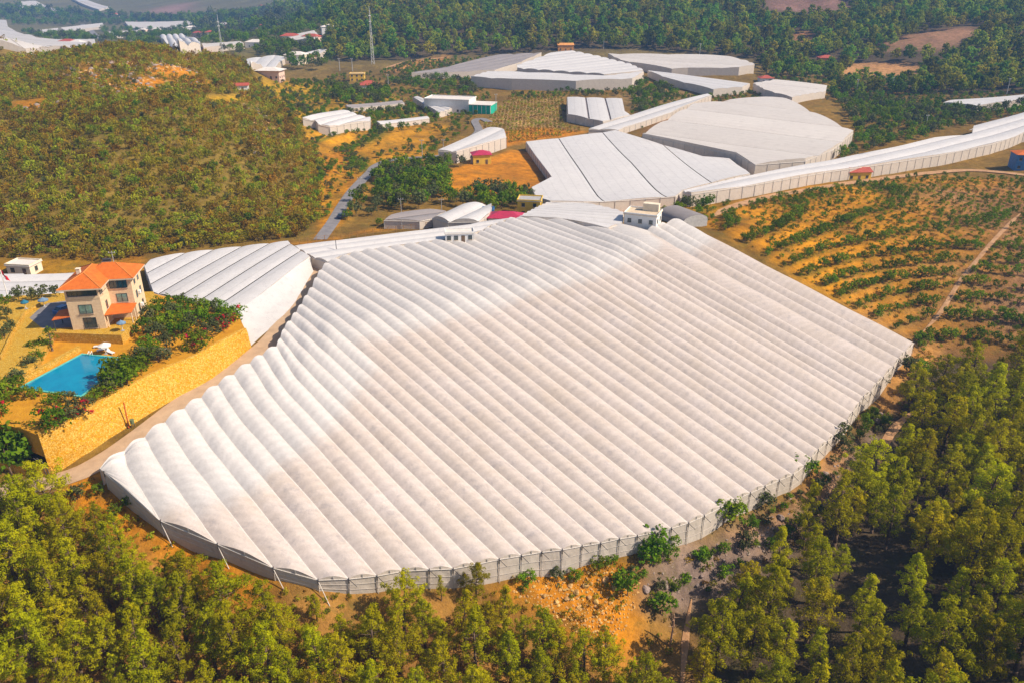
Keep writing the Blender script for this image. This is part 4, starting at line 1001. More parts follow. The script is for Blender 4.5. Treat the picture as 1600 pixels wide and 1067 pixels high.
def villa():
    O = atz(114.5, 516, -64.5); phi = math.atan2(0.9, 6.2)
    r = empty('villa', (float(O[0]), float(O[1]), ZP), phi)
    tag(r, 'three storey stone villa with orange tiled hip roof above the pool', 'house')
    W, Dp, X2, Y2 = 6.3, 11.6, 10.9, 5.0
    H1 = 6.3
    m = MB(); m.box(0, W, 0, Dp, -0.3, H1); m.build('wall', M_VILLA, r)
    m = MB(); m.box(W + 0.003, X2, Y2, Dp - 0.004, -0.3, 8.6); m.build('wall', M_VILLA, r)
    m = MB(); m.box(0.5, W - 0.004, 2.2, Dp - 0.6, H1 + 0.002, 8.6); m.build('wall', M_VILLA, r)
    # corner piers and glazed loggia of the top floor
    for x0 in (0.02, W - 0.32):
        m = MB(); m.box(x0, x0 + 0.3, 0.02, 0.32, H1 + 0.002, 8.62); m.build('pier', M_VILLA, r)
    m = MB(); m.box(-0.02, W + 0.02, -0.05, 0.12, H1 + 0.003, H1 + 0.55); m.build('parapet', M_VILLA, r)
    window(r, '-y', 0.28, 0.33, W - 0.33, H1 + 0.6, 8.5, M_GLASS, 5, 'loggia_glazing')
    window(r, '+x', W - 0.06, 0.5, Y2 - 0.2, H1 + 0.6, 8.5, M_GLASS, 2, 'loggia_glazing')
    window(r, '-y', Y2, W + 0.4, X2 - 0.8, 6.5, 8.4, M_GLASS, 3, 'loggia_glazing')
    # windows
    for c in (2.0,):
        window(r, '-y', 0.0, c, c + 2.5, 3.3, 5.2, M_GLASSG, 1)
        window(r, '-y', 0.0, c + 0.3, c + 2.7, 0.25, 2.45, M_GLASS, 2, 'french_window')
    m = MB()
    for z in (0.25, 0.6, 0.95): m.box(2.2, 5.1, -0.42, -0.38, z, z + 0.05)
    for x in (2.2, 3.2, 4.2, 5.05): m.box(x, x + 0.05, -0.43, -0.37, 0.0, 1.0)
    m.build('railing', M_FRAME, r)
    m = MB()
    for z in (3.25, 3.55, 3.85): m.box(1.9, 4.6, -0.32, -0.28, z, z + 0.04)
    m.build('railing', M_FRAME, r)
    window(r, '-y', Y2, W + 1.3, W + 3.4, 3.5, 5.3, M_GLASSG, 1)
    window(r, '+x', W, 2.2, 3.2, 3.2, 4.9, M_GLASS, 0)
    for yy, z0 in ((6.6, 0.7), (6.6, 3.6), (9.0, 6.6), (6.6, 6.6), (9.2, 3.6), (9.2, 0.7)):
        window(r, '+x', X2, yy, yy + 0.9, z0, z0 + 1.5, M_GLASS, 0)
    for yy, z0 in ((7.9, 4.0), (8.0, 1.2)):
        m = MB(); m.box(X2 + 0.01, X2 + 0.4, yy, yy + 0.8, z0, z0 + 0.6); m.build('air_conditioner', M_WHITE, r)
    # roofs
    m = MB(); m.hip(-0.9, W + 0.9, -0.9, Dp + 0.85, 8.75, 1.95); ra = m.build('roof', M_TILE, r)
    m = MB(); m.hip(0.9, X2 + 0.9, Y2 - 0.9, Dp + 0.95, 8.78, 2.05); m.build('roof', M_TILE, r)
    m = MB(); m.box(-0.92, W + 0.92, -0.93, -0.82, 8.45, 8.72); m.box(W + 0.82, W + 0.93, -0.8, Y2 - 1.0, 8.45, 8.72); m.box(W + 0.95, X2 + 0.92, Y2 - 0.93, Y2 - 0.82, 8.45, 8.72); m.box(X2 + 0.82, X2 + 0.93, Y2 - 0.8, Dp + 0.9, 8.45, 8.72)
    m.build('fascia', M_TRIM, r)
    m = MB(); m.box(1.2, 1.9, 4.8, 5.5, 8.9, 10.9); ch = m.build('chimney', M_CREAM, ra)
    m = MB(); m.box(1.1, 2.0, 4.7, 5.6, 10.905, 11.0); m.build('chimney_cap', M_CREAM, ra)
    m = MB(); m.box(4.2, 6.0, Dp - 1.2, Dp - 0.4, 10.2, 10.35); m.bar((4.3, Dp - .4, 10.6), (5.9, Dp - .4, 10.6), 0.25); m.bar((4.5, Dp - .5, 9.2), (4.5, Dp - .5, 10.4), .05); m.bar((5.7, Dp - .5, 9.2), (5.7, Dp - .5, 10.4), .05); m.build('solar_heater', M_DARKPOST, ra)
    x0, x1, y0, y1 = -0.9, W + 0.9, -0.9, Dp + 0.85; xm = (x0 + x1) / 2; e_ = (x1 - x0) / 2
    for a_, b_ in (((x0, y0, 8.77), (xm, y0 + e_, 10.73)), ((x1, y0, 8.77), (xm, y0 + e_, 10.73)), ((x0, y1, 8.77), (xm, y1 - e_, 10.73)), ((xm, y0 + e_, 10.73), (xm, y1 - e_, 10.73)), ((X2 + 0.9, Y2 - 0.9, 8.8), (X2 + 0.9 - 4.2, Y2 + 3.37, 10.86)), ((X2 + 0.9 - 4.2, Y2 + 3.37, 10.86), (5.0, Y2 + 3.37, 10.86))):
        MB().bar(a_, b_, 0.09, 6).build('ridge_cap', M_RIDGE, ra)
    # veranda canopy in the inner corner
    V = [(W + 0.1, Y2 - 0.02, 3.25), (X2 + 0.3, Y2 - 0.02, 3.15), (X2 + 0.3, 0.9, 2.75), (W - 0.1, 0.1, 2.75)]
    m = MB(); m.add([(x, y, z) for x, y, z in V] + [(x, y, z - 0.14) for x, y, z in V], [(3,2,1,0)[::-1],(4,5,6,7)[::-1],(0,1,5,4)[::-1],(1,2,6,5)[::-1],(2,3,7,6)[::-1],(3,0,4,7)[::-1]]); vr = m.build('veranda_roof', M_TILE, r)
    for q_ in (((X2 + .15, 1.1, 0), (X2 + .15, 1.1, 2.68)), ((W + .4, .4, 0), (W + .4, .4, 2.65)), ((X2 + .15, 3.2, 0), (X2 + .15, 3.2, 2.85))): MB().bar(*q_, 0.12).build('veranda_post', M_VILLA, vr)
    # entrance canopy on the left side
    m = MB(); m.add([(-3.4,-0.2,2.3),(-0.02,0.0,2.75),(-0.02,4.0,3.2),(-3.4,4.0,2.6),(-3.4,-0.2,2.42),(-0.02,0.0,2.9),(-0.02,4.0,3.34),(-3.4,4.0,2.74)], [(3,2,1,0),(4,5,6,7),(0,1,5,4),(1,2,6,5),(2,3,7,6),(3,0,4,7)]); pr = m.build('porch_roof', M_TILE, r)
    for q_ in (((-3.2,0,0),(-3.2,0,2.32)), ((-3.2,3.8,0),(-3.2,3.8,2.6))): MB().bar(*q_, 0.1).build('porch_post', M_FRAME, pr)
    return r
VILLA = villa()

# low parapet walls of the platform
pw = [atz(x, y, -64.5) for x, y in [(82,523),(190,527),(237,483),(247,476)]]
mb = MB()
for a, b in zip(pw[:-1], pw[1:]): mb.add([(a[0],a[1],ZP-.002),(b[0],b[1],ZP-.002),(b[0]-.2,b[1]+.22,ZP-.002),(a[0]-.2,a[1]+.22,ZP-.002),(a[0],a[1],ZP+.45),(b[0],b[1],ZP+.45),(b[0]-.2,b[1]+.22,ZP+.45),(a[0]-.2,a[1]+.22,ZP+.45)], [(0,1,5,4),(1,2,6,5),(2,3,7,6),(3,0,4,7),(4,5,6,7)])
tag(mb.build('parapet_wall', M_STONE2), 'low cream parapet round the terrace in front of the villa', 'wall')
pl = [atz(x, y, -64.5) for x, y in [(-40,640),(5,606),(30,586)]]
pdw = [atz(x, y, -64.5) for x, y in [(0,562),(20,520),(38,492),(62,478)]]
mb = MB()
for a, b in zip(pdw[:-1], pdw[1:]): mb.add([(a[0],a[1],ZP),(b[0],b[1],ZP),(b[0]+.3,b[1],ZP),(a[0]+.3,a[1],ZP),(a[0],a[1],ZP+.6),(b[0],b[1],ZP+.6),(b[0]+.3,b[1],ZP+.6),(a[0]+.3,a[1],ZP+.6)], [(0,1,5,4),(1,2,6,5),(2,3,7,6),(3,0,4,7),(4,5,6,7)])
tag(mb.build('driveway_wall', M_STONE2), 'low yellow stone wall bending along the drive left of the villa', 'wall')
# grey sheet painting the villa's cast shadow onto the paved drive
shadow_poly = [tuple(atz(x, y, -64.5)[:2]) for x, y in [(66,513),(46,497),(62,482),(75,474),(106,470),(118,512)]]
mb = MB(); mb.prism(shadow_poly, ZP - 0.1, ZP + 0.006); tag(mb.build('villa_shadow', M_ASPH), 'grey painted shadow of the villa on the drive at its left', 'pavement', kind='structure')

def pool():
    cs = [atz(x, y, -66.0) for x, y in [(33,606),(128,555),(197,562),(127,619)]]
    c = sum(cs) / 4
    r = empty('swimming_pool', (float(c[0]), float(c[1]), ZG))
    tag(r, 'turquoise four sided swimming pool in the villa garden', 'pool')
    loc = [(p - c)[:2] for p in cs]
    def scale(f): return [(p[0] + p[0] / np.linalg.norm(p) * f, p[1] + p[1] / np.linalg.norm(p) * f) for p in loc]
    a, b = scale(0.0), scale(0.55)
    for i in range(4):
        j = (i + 1) % 4
        m = MB(); m.add([(*a[i],0.0),(*a[j],0.0),(*b[j],0.0),(*b[i],0.0),(*a[i],0.22),(*a[j],0.22),(*b[j],0.22),(*b[i],0.22)], [(0,1,5,4),(1,2,6,5),(2,3,7,6),(3,0,4,7),(4,5,6,7)])
        m.build('coping', M_COPING, r)
    n = 14; V = []; 
    for i in range(n + 1):
        for j in range(n + 1):
            s, t = i / n, j / n
            q = (np.array(a[0]) * (1 - s) + np.array(a[1]) * s) * (1 - t) + (np.array(a[3]) * (1 - s) + np.array(a[2]) * s) * t
            V.append((q[0], q[1], 0.13 + 0.008 * math.sin(i * 1.9 + j * 1.1)))
    F = [(i * (n + 1) + j, (i + 1) * (n + 1) + j, (i + 1) * (n + 1) + j + 1, i * (n + 1) + j + 1) for i in range(n) for j in range(n)]
    link('water', mesh_np('water', np.array(V), F, M_WATER, True), r)
    # yellow wall along the uphill side
    w0 = atz(30, 602, -66.0); w1 = atz(128, 548, -66.0); 
    m = MB(); m.add([(w0[0],w0[1],ZG),(w1[0],w1[1],ZG),(w1[0]-.8,w1[1]+.4,ZG),(w0[0]-.8,w0[1]+.4,ZG),(w0[0],w0[1],ZG+.9),(w1[0],w1[1],ZG+.9),(w1[0]-.8,w1[1]+.4,ZG+.9),(w0[0]-.8,w0[1]+.4,ZG+.9)], [(0,1,5,4),(1,2,6,5),(2,3,7,6),(3,0,4,7),(4,5,6,7)])
    tag(m.build('pool_wall', M_STONE2), 'low yellow wall along the uphill side of the pool', 'wall')
    # ladder
    p = np.array(b[1]) * 0.93
    m = MB()
    for s in (0, 0.5):
        m.bar((p[0] + s + 1.6, p[1] - 0.1, 0.0), (p[0] + s + 1.6, p[1] - 0.1, 1.0), 0.05); m.bar((p[0] + s + 1.6, p[1] - 0.1, 1.0), (p[0] + s + 1.6, p[1] - 0.8, 0.7), 0.05)
    m.build('ladder', M_WHITE, r)
pool()

# ------------------------------------------------------------------ small buildings
def house(px, py, w_, d_, h_, rot, roof, wall_m, roof_m, label, floors=1, name='house', nwin=3, cat='house', rh=1.4, over=0.5, pxz=None):
    p = hit(px, py) if pxz is None else pxz
    g = min(float(gz(p[0] + dx, p[1] + dy)) for dx in (-w_ / 2, 0, w_ / 2) for dy in (-d_ / 2, 0, d_ / 2))
    g = max(g, float(gz(p[0], p[1])) - 1.0) if pxz is None else p[2]
    r = empty(name, (float(p[0]), float(p[1]), g), math.radians(rot))
    tag(r, label, cat)
    x0, x1, y0, y1 = -w_ / 2, w_ / 2, -d_ / 2, d_ / 2
    m = MB(); m.box(x0, x1, y0, y1, -1.5, h_); m.build('wall', wall_m, r)
    if roof == 'hip':
        m = MB(); m.hip(x0 - over, x1 + over, y0 - over, y1 + over, h_ + 0.14, rh); m.build('roof', roof_m, r)
    elif roof == 'gable':
        m = MB(); m.gable(x0 - over, x1 + over, y0 - over, y1 + over, h_ + 0.14, rh); m.build('roof', roof_m, r)
    else:
        m = MB(); m.box(x0 - 0.25, x1 + 0.25, y0 - 0.25, y1 + 0.25, h_ + 0.002, h_ + 0.22); m.build('roof', roof_m, r)
        m = MB()
        m.box(x0 - .2, x1 + .2, y0 - .2, y0, h_ + .222, h_ + .6); m.box(x0 - .2, x1 + .2, y1, y1 + .2, h_ + .222, h_ + .6)
        m.box(x0 - .2, x0, y0 + .002, y1 - .002, h_ + .222, h_ + .6); m.box(x1, x1 + .2, y0 + .002, y1 - .002, h_ + .222, h_ + .6)
        m.build('parapet', wall_m, r)
    fh = h_ / floors
    for f in range(floors):
        z0 = f * fh + 0.9
        for i in range(nwin):
            c = x0 + w_ * (i + 0.5) / nwin
            if f == 0 and i == nwin // 2 and nwin > 1:
                m = MB(); m.box(c - 0.5, c + 0.5, y0 - 0.06, y0 - 0.002, 0.0, 2.1); dr = m.build('door', M_WOOD, r)
                m = MB(); m.box(c + 0.3, c + 0.36, y0 - 0.12, y0 - 0.062, 0.95, 1.1); m.build('handle', M_POST, dr)
            else:
                window(r, '-y', y0, c - 0.55, c + 0.55, z0, min(z0 + 1.2, (f + 1) * fh - 0.2), None, 1)
        for i in range(max(1, nwin - 1)):
            c = y0 + d_ * (i + 0.5) / max(1, nwin - 1)
            window(r, '+x', x1, c - 0.5, c + 0.5, z0, min(z0 + 1.2, (f + 1) * fh - 0.2), None, 0)
    return r
M_CONCROOF = mat('concrete_roof', (0.58, 0.46, 0.33), 0.9, var=0.15, nscale=0.7)
M_WROOF = mat('pale_sheet_roof', (0.66, 0.60, 0.55), 0.6, var=0.1, nscale=0.6)
h = house(1003, 362, 9.5, 7.0, 6.4, -22, 'flat', M_WHITE, M_CONCROOF, 'white two storey flat roofed house behind the far corner of the main greenhouse', 2, nwin=3)
m = MB(); m.box(-0.5, 4.2, 1.2, 3.3, 6.63, 8.8); m.build('roof_room', M_CREAM, h)
house(828, 333, 7.5, 6.0, 5.4, -8, 'flat', M_YELLOW, M_GREYP, 'bright yellow flat roofed building beside the bare field', 2, nwin=2)
house(790, 350, 10.0, 6.0, 3.0, -5, 'hip', M_WHITE, M_MAGENTA, 'low building with a magenta roof near the yellow building', 1, nwin=3)
house(763, 340, 3.4, 3.4, 2.8, 0, 'flat', M_BLUE, M_BLUE, 'small blue shed beside the scalloped white greenhouse', 1, nwin=1, name='shed', cat='shed')
hp = MAIN_G[29][2]
hp = atz(718, 379, -67.3)
house(0, 0, 7.6, 3.4, 2.6, 6, 'flat', M_WHITE, M_WROOF, 'small white hut standing among the roofs of the main greenhouse', 1, nwin=4, name='hut', cat='hut', pxz=hp + np.array([0, 0, 0.3]))
house(752, 257, 7.5, 6.0, 4.0, 10, 'hip', M_YELLOW, M_MAGENTA, 'yellow cottage with a crimson roof under the white box greenhouse', 1, nwin=2)
house(424, 123, 13, 9, 5.0, -6, 'hip', M_PINK, M_WROOF, 'pink house with a pale hip roof above the orchard', 1, nwin=4, rh=1.6, over=1.2)
house(559, 126, 10, 7, 5.0, 4, 'flat', M_YELLOW, M_CONCROOF, 'yellow flat roofed house left of the red roofed one on the mid slope', 2, nwin=3)
house(577, 144, 12, 9, 4.6, 8, 'hip', M_WHITE, M_REDTILE, 'white house with a dark red hip roof among green trees', 1, nwin=3, rh=2.2)
house(883, 80, 13, 9, 4.6, 3, 'gable', M_ORANGEP, M_ORANGEP, 'orange building on top of the knoll against the forest', 1, nwin=3, rh=1.4)
house(1290, 97, 12, 9, 4.0, -6, 'hip', M_ORANGEP, M_REDTILE, 'small orange house with a red roof in the forest clearing', 1, nwin=3, rh=1.8)
house(1196, 127, 9, 7, 3.4, 0, 'hip', M_WHITE, M_REDTILE, 'tiny red roofed house beside the cream greenhouse at the forest foot', 1, nwin=2, rh=1.6)
house(1330, 280, 13, 6, 3.4, 6, 'gable', M_YELLOW, M_REDTILE, 'yellow house with a long red roof beside the orchard road', 1, nwin=4, rh=1.3)
house(1598, 262, 9, 8, 6.5, -12, 'hip', M_BLUE, M_TILE, 'house with an orange roof cut by the right edge above the orchard', 2, nwin=3)
house(372, 140, 10, 6, 2.8, 12, 'gable', M_WHITE, M_REDTILE, 'small white building with a reddish roof on the hill shoulder', 1, nwin=2, rh=1.0)
house(40, 424, 6.5, 4.5, 2.6, -8, 'flat', M_CREAM, M_WROOF, 'small cream hut at the foot of the scrubby hill', 1, nwin=2, name='hut', cat='hut')
house(742, 257, 3.2, 3.0, 2.3, 0, 'flat', M_GREYP, M_GREYP, 'little grey shed beside the crimson roofed cottage', 1, nwin=1, name='shed', cat='shed')
# white and green works building
b = house(704, 173, 26, 14, 7.0, -14, 'flat', M_WHITE, M_WROOF, 'long white flat roofed works building with a green netted end', 1, nwin=6, name='works_building', cat='building')
m = MB(); m.box(13.3, 26.0, -9.0, 4.0, -1.0, 5.2); m.build('green_net_wall', M_GREENN, b)
m = MB(); m.box(13.1, 26.2, -9.2, 4.2, 5.202, 5.5); m.build('net_roof', M_WROOF, b)
for i in range(6):
    m = MB(); m.bar((13.5 + i * 2.45, -9.1, -1), (13.5 + i * 2.45, -9.1, 5.2), 0.12); m.build('post', M_WHITE, b)
# far villages, a few pixels each
rgv = np.random.default_rng(77)
vl = [(108,72,'cream'),(122,73,'white'),(400,72,'white'),(405,46,'pink'),(438,46,'white'),(488,66,'pink'),(225,54,'pink'),(245,52,'cream'),(330,57,'cream'),(312,60,'pink'),(352,50,'white'),(360,45,'cream'),(180,28,'pink'),(300,52,'white'),(465,100,'cream'),(478,97,'pink'),(455,66,'cream'),(515,53,'white'),(410,13,'white'),(375,42,'pink')]
words = ['beside the curving greenhouse band', 'next to the cream one by the greenhouse band', 'left of the slanted greenhouse roof', 'high on the hazy slope', 'right of the pink one on the hazy slope', 'beside the sunlit gable greenhouse', 'on the left behind the hill crest', 'right of the pink one behind the hill crest', 'behind the low greenhouse by the thin mast', 'near the round backed tunnel greenhouse', 'by the thin mast in the far village', 'above the white one by the thin mast', 'under the far brown hill', 'in the middle of the far village', 'right behind the pink hip roofed house', 'beside the slanted greenhouse at the forest edge', 'left of the sunlit gable greenhouse', 'at the forest edge above the gable greenhouse', 'alone near the top edge of the view', 'on the slope above the thin mast village']
for (x, y, cname), wd in zip(vl, words):
    mm = {'cream': M_CREAM, 'white': M_WHITE, 'pink': M_PINK}[cname]
    house(x, y, rgv.uniform(12, 18), rgv.uniform(9, 12), rgv.uniform(4.5, 8), rgv.uniform(-25, 25), 'hip', mm, M_REDTILE if rgv.random() < 0.7 else M_WROOF, f'small {cname} village house {wd}', 1, nwin=2, rh=2.2)

# ------------------------------------------------------------------ vegetation
def leaf_mat(name, c1, c2, tip, obj_var=0.22, transl=0.3, nscale=0.9, hv=0.06):
    m = mat(name, c1, 0.75, c2=c2, nscale=nscale, obj_var=obj_var, transl=transl, spec=0.02, detail=3, hv=hv)
    return m
M_PINE = leaf_mat('pine_needles', (0.265, 0.270, 0.002), (0.490, 0.430, 0.004), None, 0.28, 0.45, 0.7, 0.07)
M_PINE_FAR = leaf_mat('far_pine_needles', (0.100, 0.190, 0.020), (0.340, 0.350, 0.020), None, 0.5, 0.45, 0.9, 0.12)
M_SCRUB = leaf_mat('maquis_leaves', (0.235, 0.215, 0.012), (0.390, 0.320, 0.020), None, 0.42, 0.45, 0.9, 0.14)
M_CITRUS = leaf_mat('orchard_leaves', (0.085, 0.165, 0.006), (0.200, 0.250, 0.010), None, 0.35, 0.4)
M_GREEN = leaf_mat('broad_leaves', (0.080, 0.170, 0.006), (0.200, 0.270, 0.010), None, 0.35, 0.4)
M_OLIVE = leaf_mat('olive_leaves', (0.085, 0.10, 0.035), (0.14, 0.15, 0.05), None, 0.25)
M_FLOWER = leaf_mat('red_flowers', (0.42, 0.012, 0.02), (0.55, 0.03, 0.06), None, 0.1, 0.2)
M_PINKFL = leaf_mat('pale_flowers', (0.60, 0.42, 0.40), (0.75, 0.60, 0.55), None, 0.1, 0.2)
M_BARK = mat('bark', (0.115, 0.072, 0.045), 0.95, c2=(0.19, 0.125, 0.085), nscale=3, bump=0.5, bscale=8)
M_DEADW = mat('dead_wood', (0.42, 0.24, 0.14), 0.95, c2=(0.55, 0.36, 0.24), nscale=3, bump=0.4, bscale=8)

def cards(centers, radii, n, ln, wd, rg, up=0.55, jit=0.33):
    """leaf cards spread over the skin of many small clumps"""
    c = np.repeat(np.asarray(centers, float), n, 0); R = np.repeat(np.asarray(radii, float), n)
    k = len(c)
    d = rg.standard_normal((k, 3)); d[:, 2] += up; d /= np.linalg.norm(d, axis=1)[:, None]
    pos = c + d * (R * rg.uniform(0.65, 1.1, k))[:, None]
    nn = d + jit * rg.standard_normal((k, 3)); nn /= np.linalg.norm(nn, axis=1)[:, None]
    t = np.cross(nn, rg.standard_normal((k, 3))); t /= np.linalg.norm(t, axis=1)[:, None]
    b = np.cross(nn, t)
    L_ = (ln * rg.uniform(0.6, 1.3, k))[:, None]; W_ = (wd * rg.uniform(0.7, 1.3, k))[:, None]
    V = np.stack([pos - t * L_ * .5, pos + b * W_ * .5 + t * L_ * 0.05, pos + t * L_ * .5, pos - b * W_ * .5 + t * L_ * 0.05], 1).reshape(-1, 3)
    return V, np.arange(4 * k).reshape(k, 4)

def limb(mb, pts, r0, r1, n=6):
    for i in range(len(pts) - 1):
        f0 = r0 + (r1 - r0) * i / (len(pts) - 1); f1 = r0 + (r1 - r0) * (i + 1) / (len(pts) - 1)
        mb.bar(pts[i], pts[i + 1], f0, n, f1)

def make_pine(seed, h=11.0, r=3.6, leaf=M_PINE, shape=0.7, clumps=1.0, cl_n=42, cl_r=0.60, ln=0.40, wd=0.13, lean=0.5):
    rg = np.random.default_rng(seed)
    mb = MB()
    ph = rg.uniform(0, 6.28); ax = np.array([math.cos(ph), math.sin(ph), 0]) * lean
    def axis_(t): return np.array([0, 0, h * t]) + ax * t * t + np.array([0.25 * math.sin(5 * t + ph), 0.25 * math.cos(4 * t + ph), 0]) * t
    limb(mb, [axis_(t) for t in np.linspace(-0.05, 0.97, 9)], 0.20 + h * 0.008, 0.035, 7)
    C = []; R = []
    lob = rg.uniform(0, 6.28, 3); la = rg.uniform(0.1, 0.3, 3)
    nb = int(44 * clumps)
    for i in range(nb):
        t = 0.24 + 0.74 * (i + rg.uniform(0, 1)) / nb
        az = i * 2.4 + rg.normal(0, 0.4)
        prof = (max(0.0, 1 - t) ** shape) * min(1.0, (t - 0.12) / 0.28) * 1.25
        rad = r * prof * rg.uniform(0.55, 1.12) * (1 + sum(a * math.cos((q + 1) * az + l) for q, (a, l) in enumerate(zip(la, lob)))) + 0.35
        rise = rg.uniform(0.05, 0.45) * rad
        p0 = axis_(t); e = p0 + np.array([math.cos(az) * rad, math.sin(az) * rad, rise])
        mid = 0.5 * (p0 + e) + np.array([0, 0, -0.08 * rad])
        limb(mb, [p0, mid, e], 0.05 + 0.02 * (1 - t), 0.015, 4)
        m = max(1, int(rad / 0.72))
        for j in range(m):
            f = 0.42 + 0.6 * (j + rg.uniform(0, 1)) / m
            q = p0 * (1 - f) + e * f + rg.normal(0, 0.25, 3) + np.array([0, 0, 0.15])
            C.append(q); R.append(cl_r * rg.uniform(0.7, 1.25) * (1.05 - 0.3 * t))
    C.append(axis_(1.0)); R.append(cl_r * 0.7)
    for q in range(4): C.append(axis_(0.97 - 0.035 * q) + rg.normal(0, 0.18, 3)); R.append(cl_r * 0.7)
    V, F = cards(C, R, cl_n, ln, wd, rg)
    return mesh_np('trunk', np.array(mb.v), mb.f, M_BARK, True), mesh_np('crown', V, F, leaf)

def make_round(seed, h=4.0, r=1.8, leaf=M_GREEN, n=40, cl_n=14, cl_r=0.45, ln=0.42, wd=0.26, trunk=0.25, flowers=None, flat=0.85):
    rg = np.random.default_rng(seed); mb = MB()
    limb(mb, [(0, 0, -0.2), (0.05, 0.03, h * trunk), (0.1, 0.0, h * 0.6)], 0.05 + 0.03 * r, 0.03, 6)
    C = []; R = []
    zc = h * (trunk + (1 - trunk) / 2); rz = h * (1 - trunk) / 2
    lob = rg.uniform(0, 6.28, 3); la = rg.uniform(0.05, 0.22, 3)
    for i in range(n):
        d = rg.standard_normal(3); d[2] += 0.35; d /= np.linalg.norm(d)
        az = math.atan2(d[1], d[0]); k = (1 + sum(a * math.cos((q + 2) * az + l) for q, (a, l) in enumerate(zip(la, lob)))) * rg.uniform(0.55, 1.0)
        p = np.array([d[0] * r * k, d[1] * r * k, zc + d[2] * rz * flat * k])
        C.append(p); R.append(cl_r * rg.uniform(0.65, 1.3))
    for i in range(5):
        q = C[i * 3 % n]; limb(mb, [(0.05, 0.02, h * trunk), tuple(q * 0.9)], 0.04, 0.012, 4)
    V, F = cards(C, R, cl_n, ln, wd, rg)
    mats = [leaf]; mi = None
    if flowers is not None:
        mats.append(flowers); sel = rg.random(n) < 0.14
        mi = np.repeat(sel, cl_n).astype(int)
    return mesh_np('trunk', np.array(mb.v), mb.f, M_BARK, True), mesh_np('crown', V, F, mats, False, mi)

PINES = [make_pine(100 + i, h=11.0, r=(3.9, 3.3, 3.7, 3.1)[i % 4], shape=(0.7, 1.05, 0.85, 1.2)[i % 4], lean=0.8 * (i % 4) / 3) for i in range(8)]
FARP = [make_pine(200 + i, h=10.0, r=4.3, leaf=M_PINE_FAR, shape=(0.45, 0.6)[i % 2], clumps=0.45, cl_n=9, cl_r=1.15, ln=1.1, wd=0.75) for i in range(4)]
SCRUB = [make_round(300 + i, h=1.9 + 0.4 * (i % 3), r=1.35 + 0.25 * (i % 2), leaf=M_SCRUB, n=16, cl_n=8, cl_r=0.5, ln=0.5, wd=0.34, trunk=0.1) for i in range(5)]
CITRUS = [make_round(400 + i, h=2.9, r=1.35, leaf=M_CITRUS, n=24, cl_n=12, cl_r=0.42, ln=0.4, wd=0.26, trunk=0.16) for i in range(4)]
BROAD = [make_round(500 + i, h=5.5, r=2.5, leaf=(M_GREEN, M_GREEN, M_OLIVE)[i % 3], n=34, cl_n=12, cl_r=0.75, ln=0.7, wd=0.45, trunk=0.18) for i in range(6)]
GARDEN = [make_round(600 + i, h=2.4, r=1.4, leaf=(M_GREEN, M_OLIVE, M_CITRUS, M_GREEN)[i % 4], n=30, cl_n=16, cl_r=0.4, ln=0.32, wd=0.2, trunk=0.08) for i in range(4)]
BOUG = [make_round(700 + i, h=2.6, r=1.8, leaf=(M_OLIVE, M_GREEN)[i % 2], n=36, cl_n=16, cl_r=0.42, ln=0.32, wd=0.22, trunk=0.06, flowers=(M_FLOWER, M_PINKFL)[i // 2]) for i in range(3)]

def plant(kind, var, name, p, scale, rz, label, cat, group=None, tilt=0.0, sz=1.0, parts=True):
    tm, cm = kind[var % len(kind)]
    r = bpy.data.objects.new(name, None); COL.objects.link(r); r.empty_display_size = 0.3
    r.location = (float(p[0]), float(p[1]), float(p[2])); r.rotation_euler = (tilt * math.cos(rz * 3), tilt * math.sin(rz * 3), rz); r.scale = (scale, scale, scale * sz)
    tag(r, label, cat, group)
    a = bpy.data.objects.new('trunk', tm); COL.objects.link(a); a.parent = r
    b = bpy.data.objects.new('crown', cm); COL.objects.link(b); b.parent = r
    return r, b

def scatter(poly, spacing, rg, n_try=20000, jitter=None, dens=None, exist=None):
    """well spaced random points inside a ground polygon"""
    P = np.asarray(poly)[:, :2]; lo, hi = P.min(0), P.max(0)
    grid = {}; out = []
    def ok(x, y, s):
        gi, gj = int(x // spacing), int(y // spacing)
        for i in range(gi - 2, gi + 3):
            for j in range(gj - 2, gj + 3):
                for q in grid.get((i, j), ()):
                    if (q[0] - x) ** 2 + (q[1] - y) ** 2 < s * s: return False
        return True
    if exist is not None:
        for q in exist: grid.setdefault((int(q[0] // spacing), int(q[1] // spacing)), []).append(q)
    xs = rg.uniform(lo[0], hi[0], n_try); ys = rg.uniform(lo[1], hi[1], n_try)
    inside = in_poly(xs, ys, P)
    if dens is not None: inside &= rg.random(n_try) < dens(xs, ys)
    for x, y in zip(xs[inside], ys[inside]):
        if ok(x, y, spacing):
            grid.setdefault((int(x // spacing), int(y // spacing)), []).append((x, y)); out.append((x, y))
    return np.array(out) if out else np.zeros((0, 2))

AVOID = [np.array(MAIN_POLY)[:, :2]] + [P[:, :2] for P in GHW.values()] + [np.array(gpoly)]
def free(pts, margin=1.2, roads=True):
    if len(pts) == 0: return pts
    ok = np.ones(len(pts), bool)
    for P in AVOID:
        ok &= ~in_poly(pts[:, 0], pts[:, 1], P)
        ok &= dist_poly(pts[:, 0], pts[:, 1], P) > margin
    if roads:
        for nm, P, wd, mt_ in ROADL: ok &= dist_poly(pts[:, 0], pts[:, 1], P, False) > wd / 2 + margin
    return pts[ok]

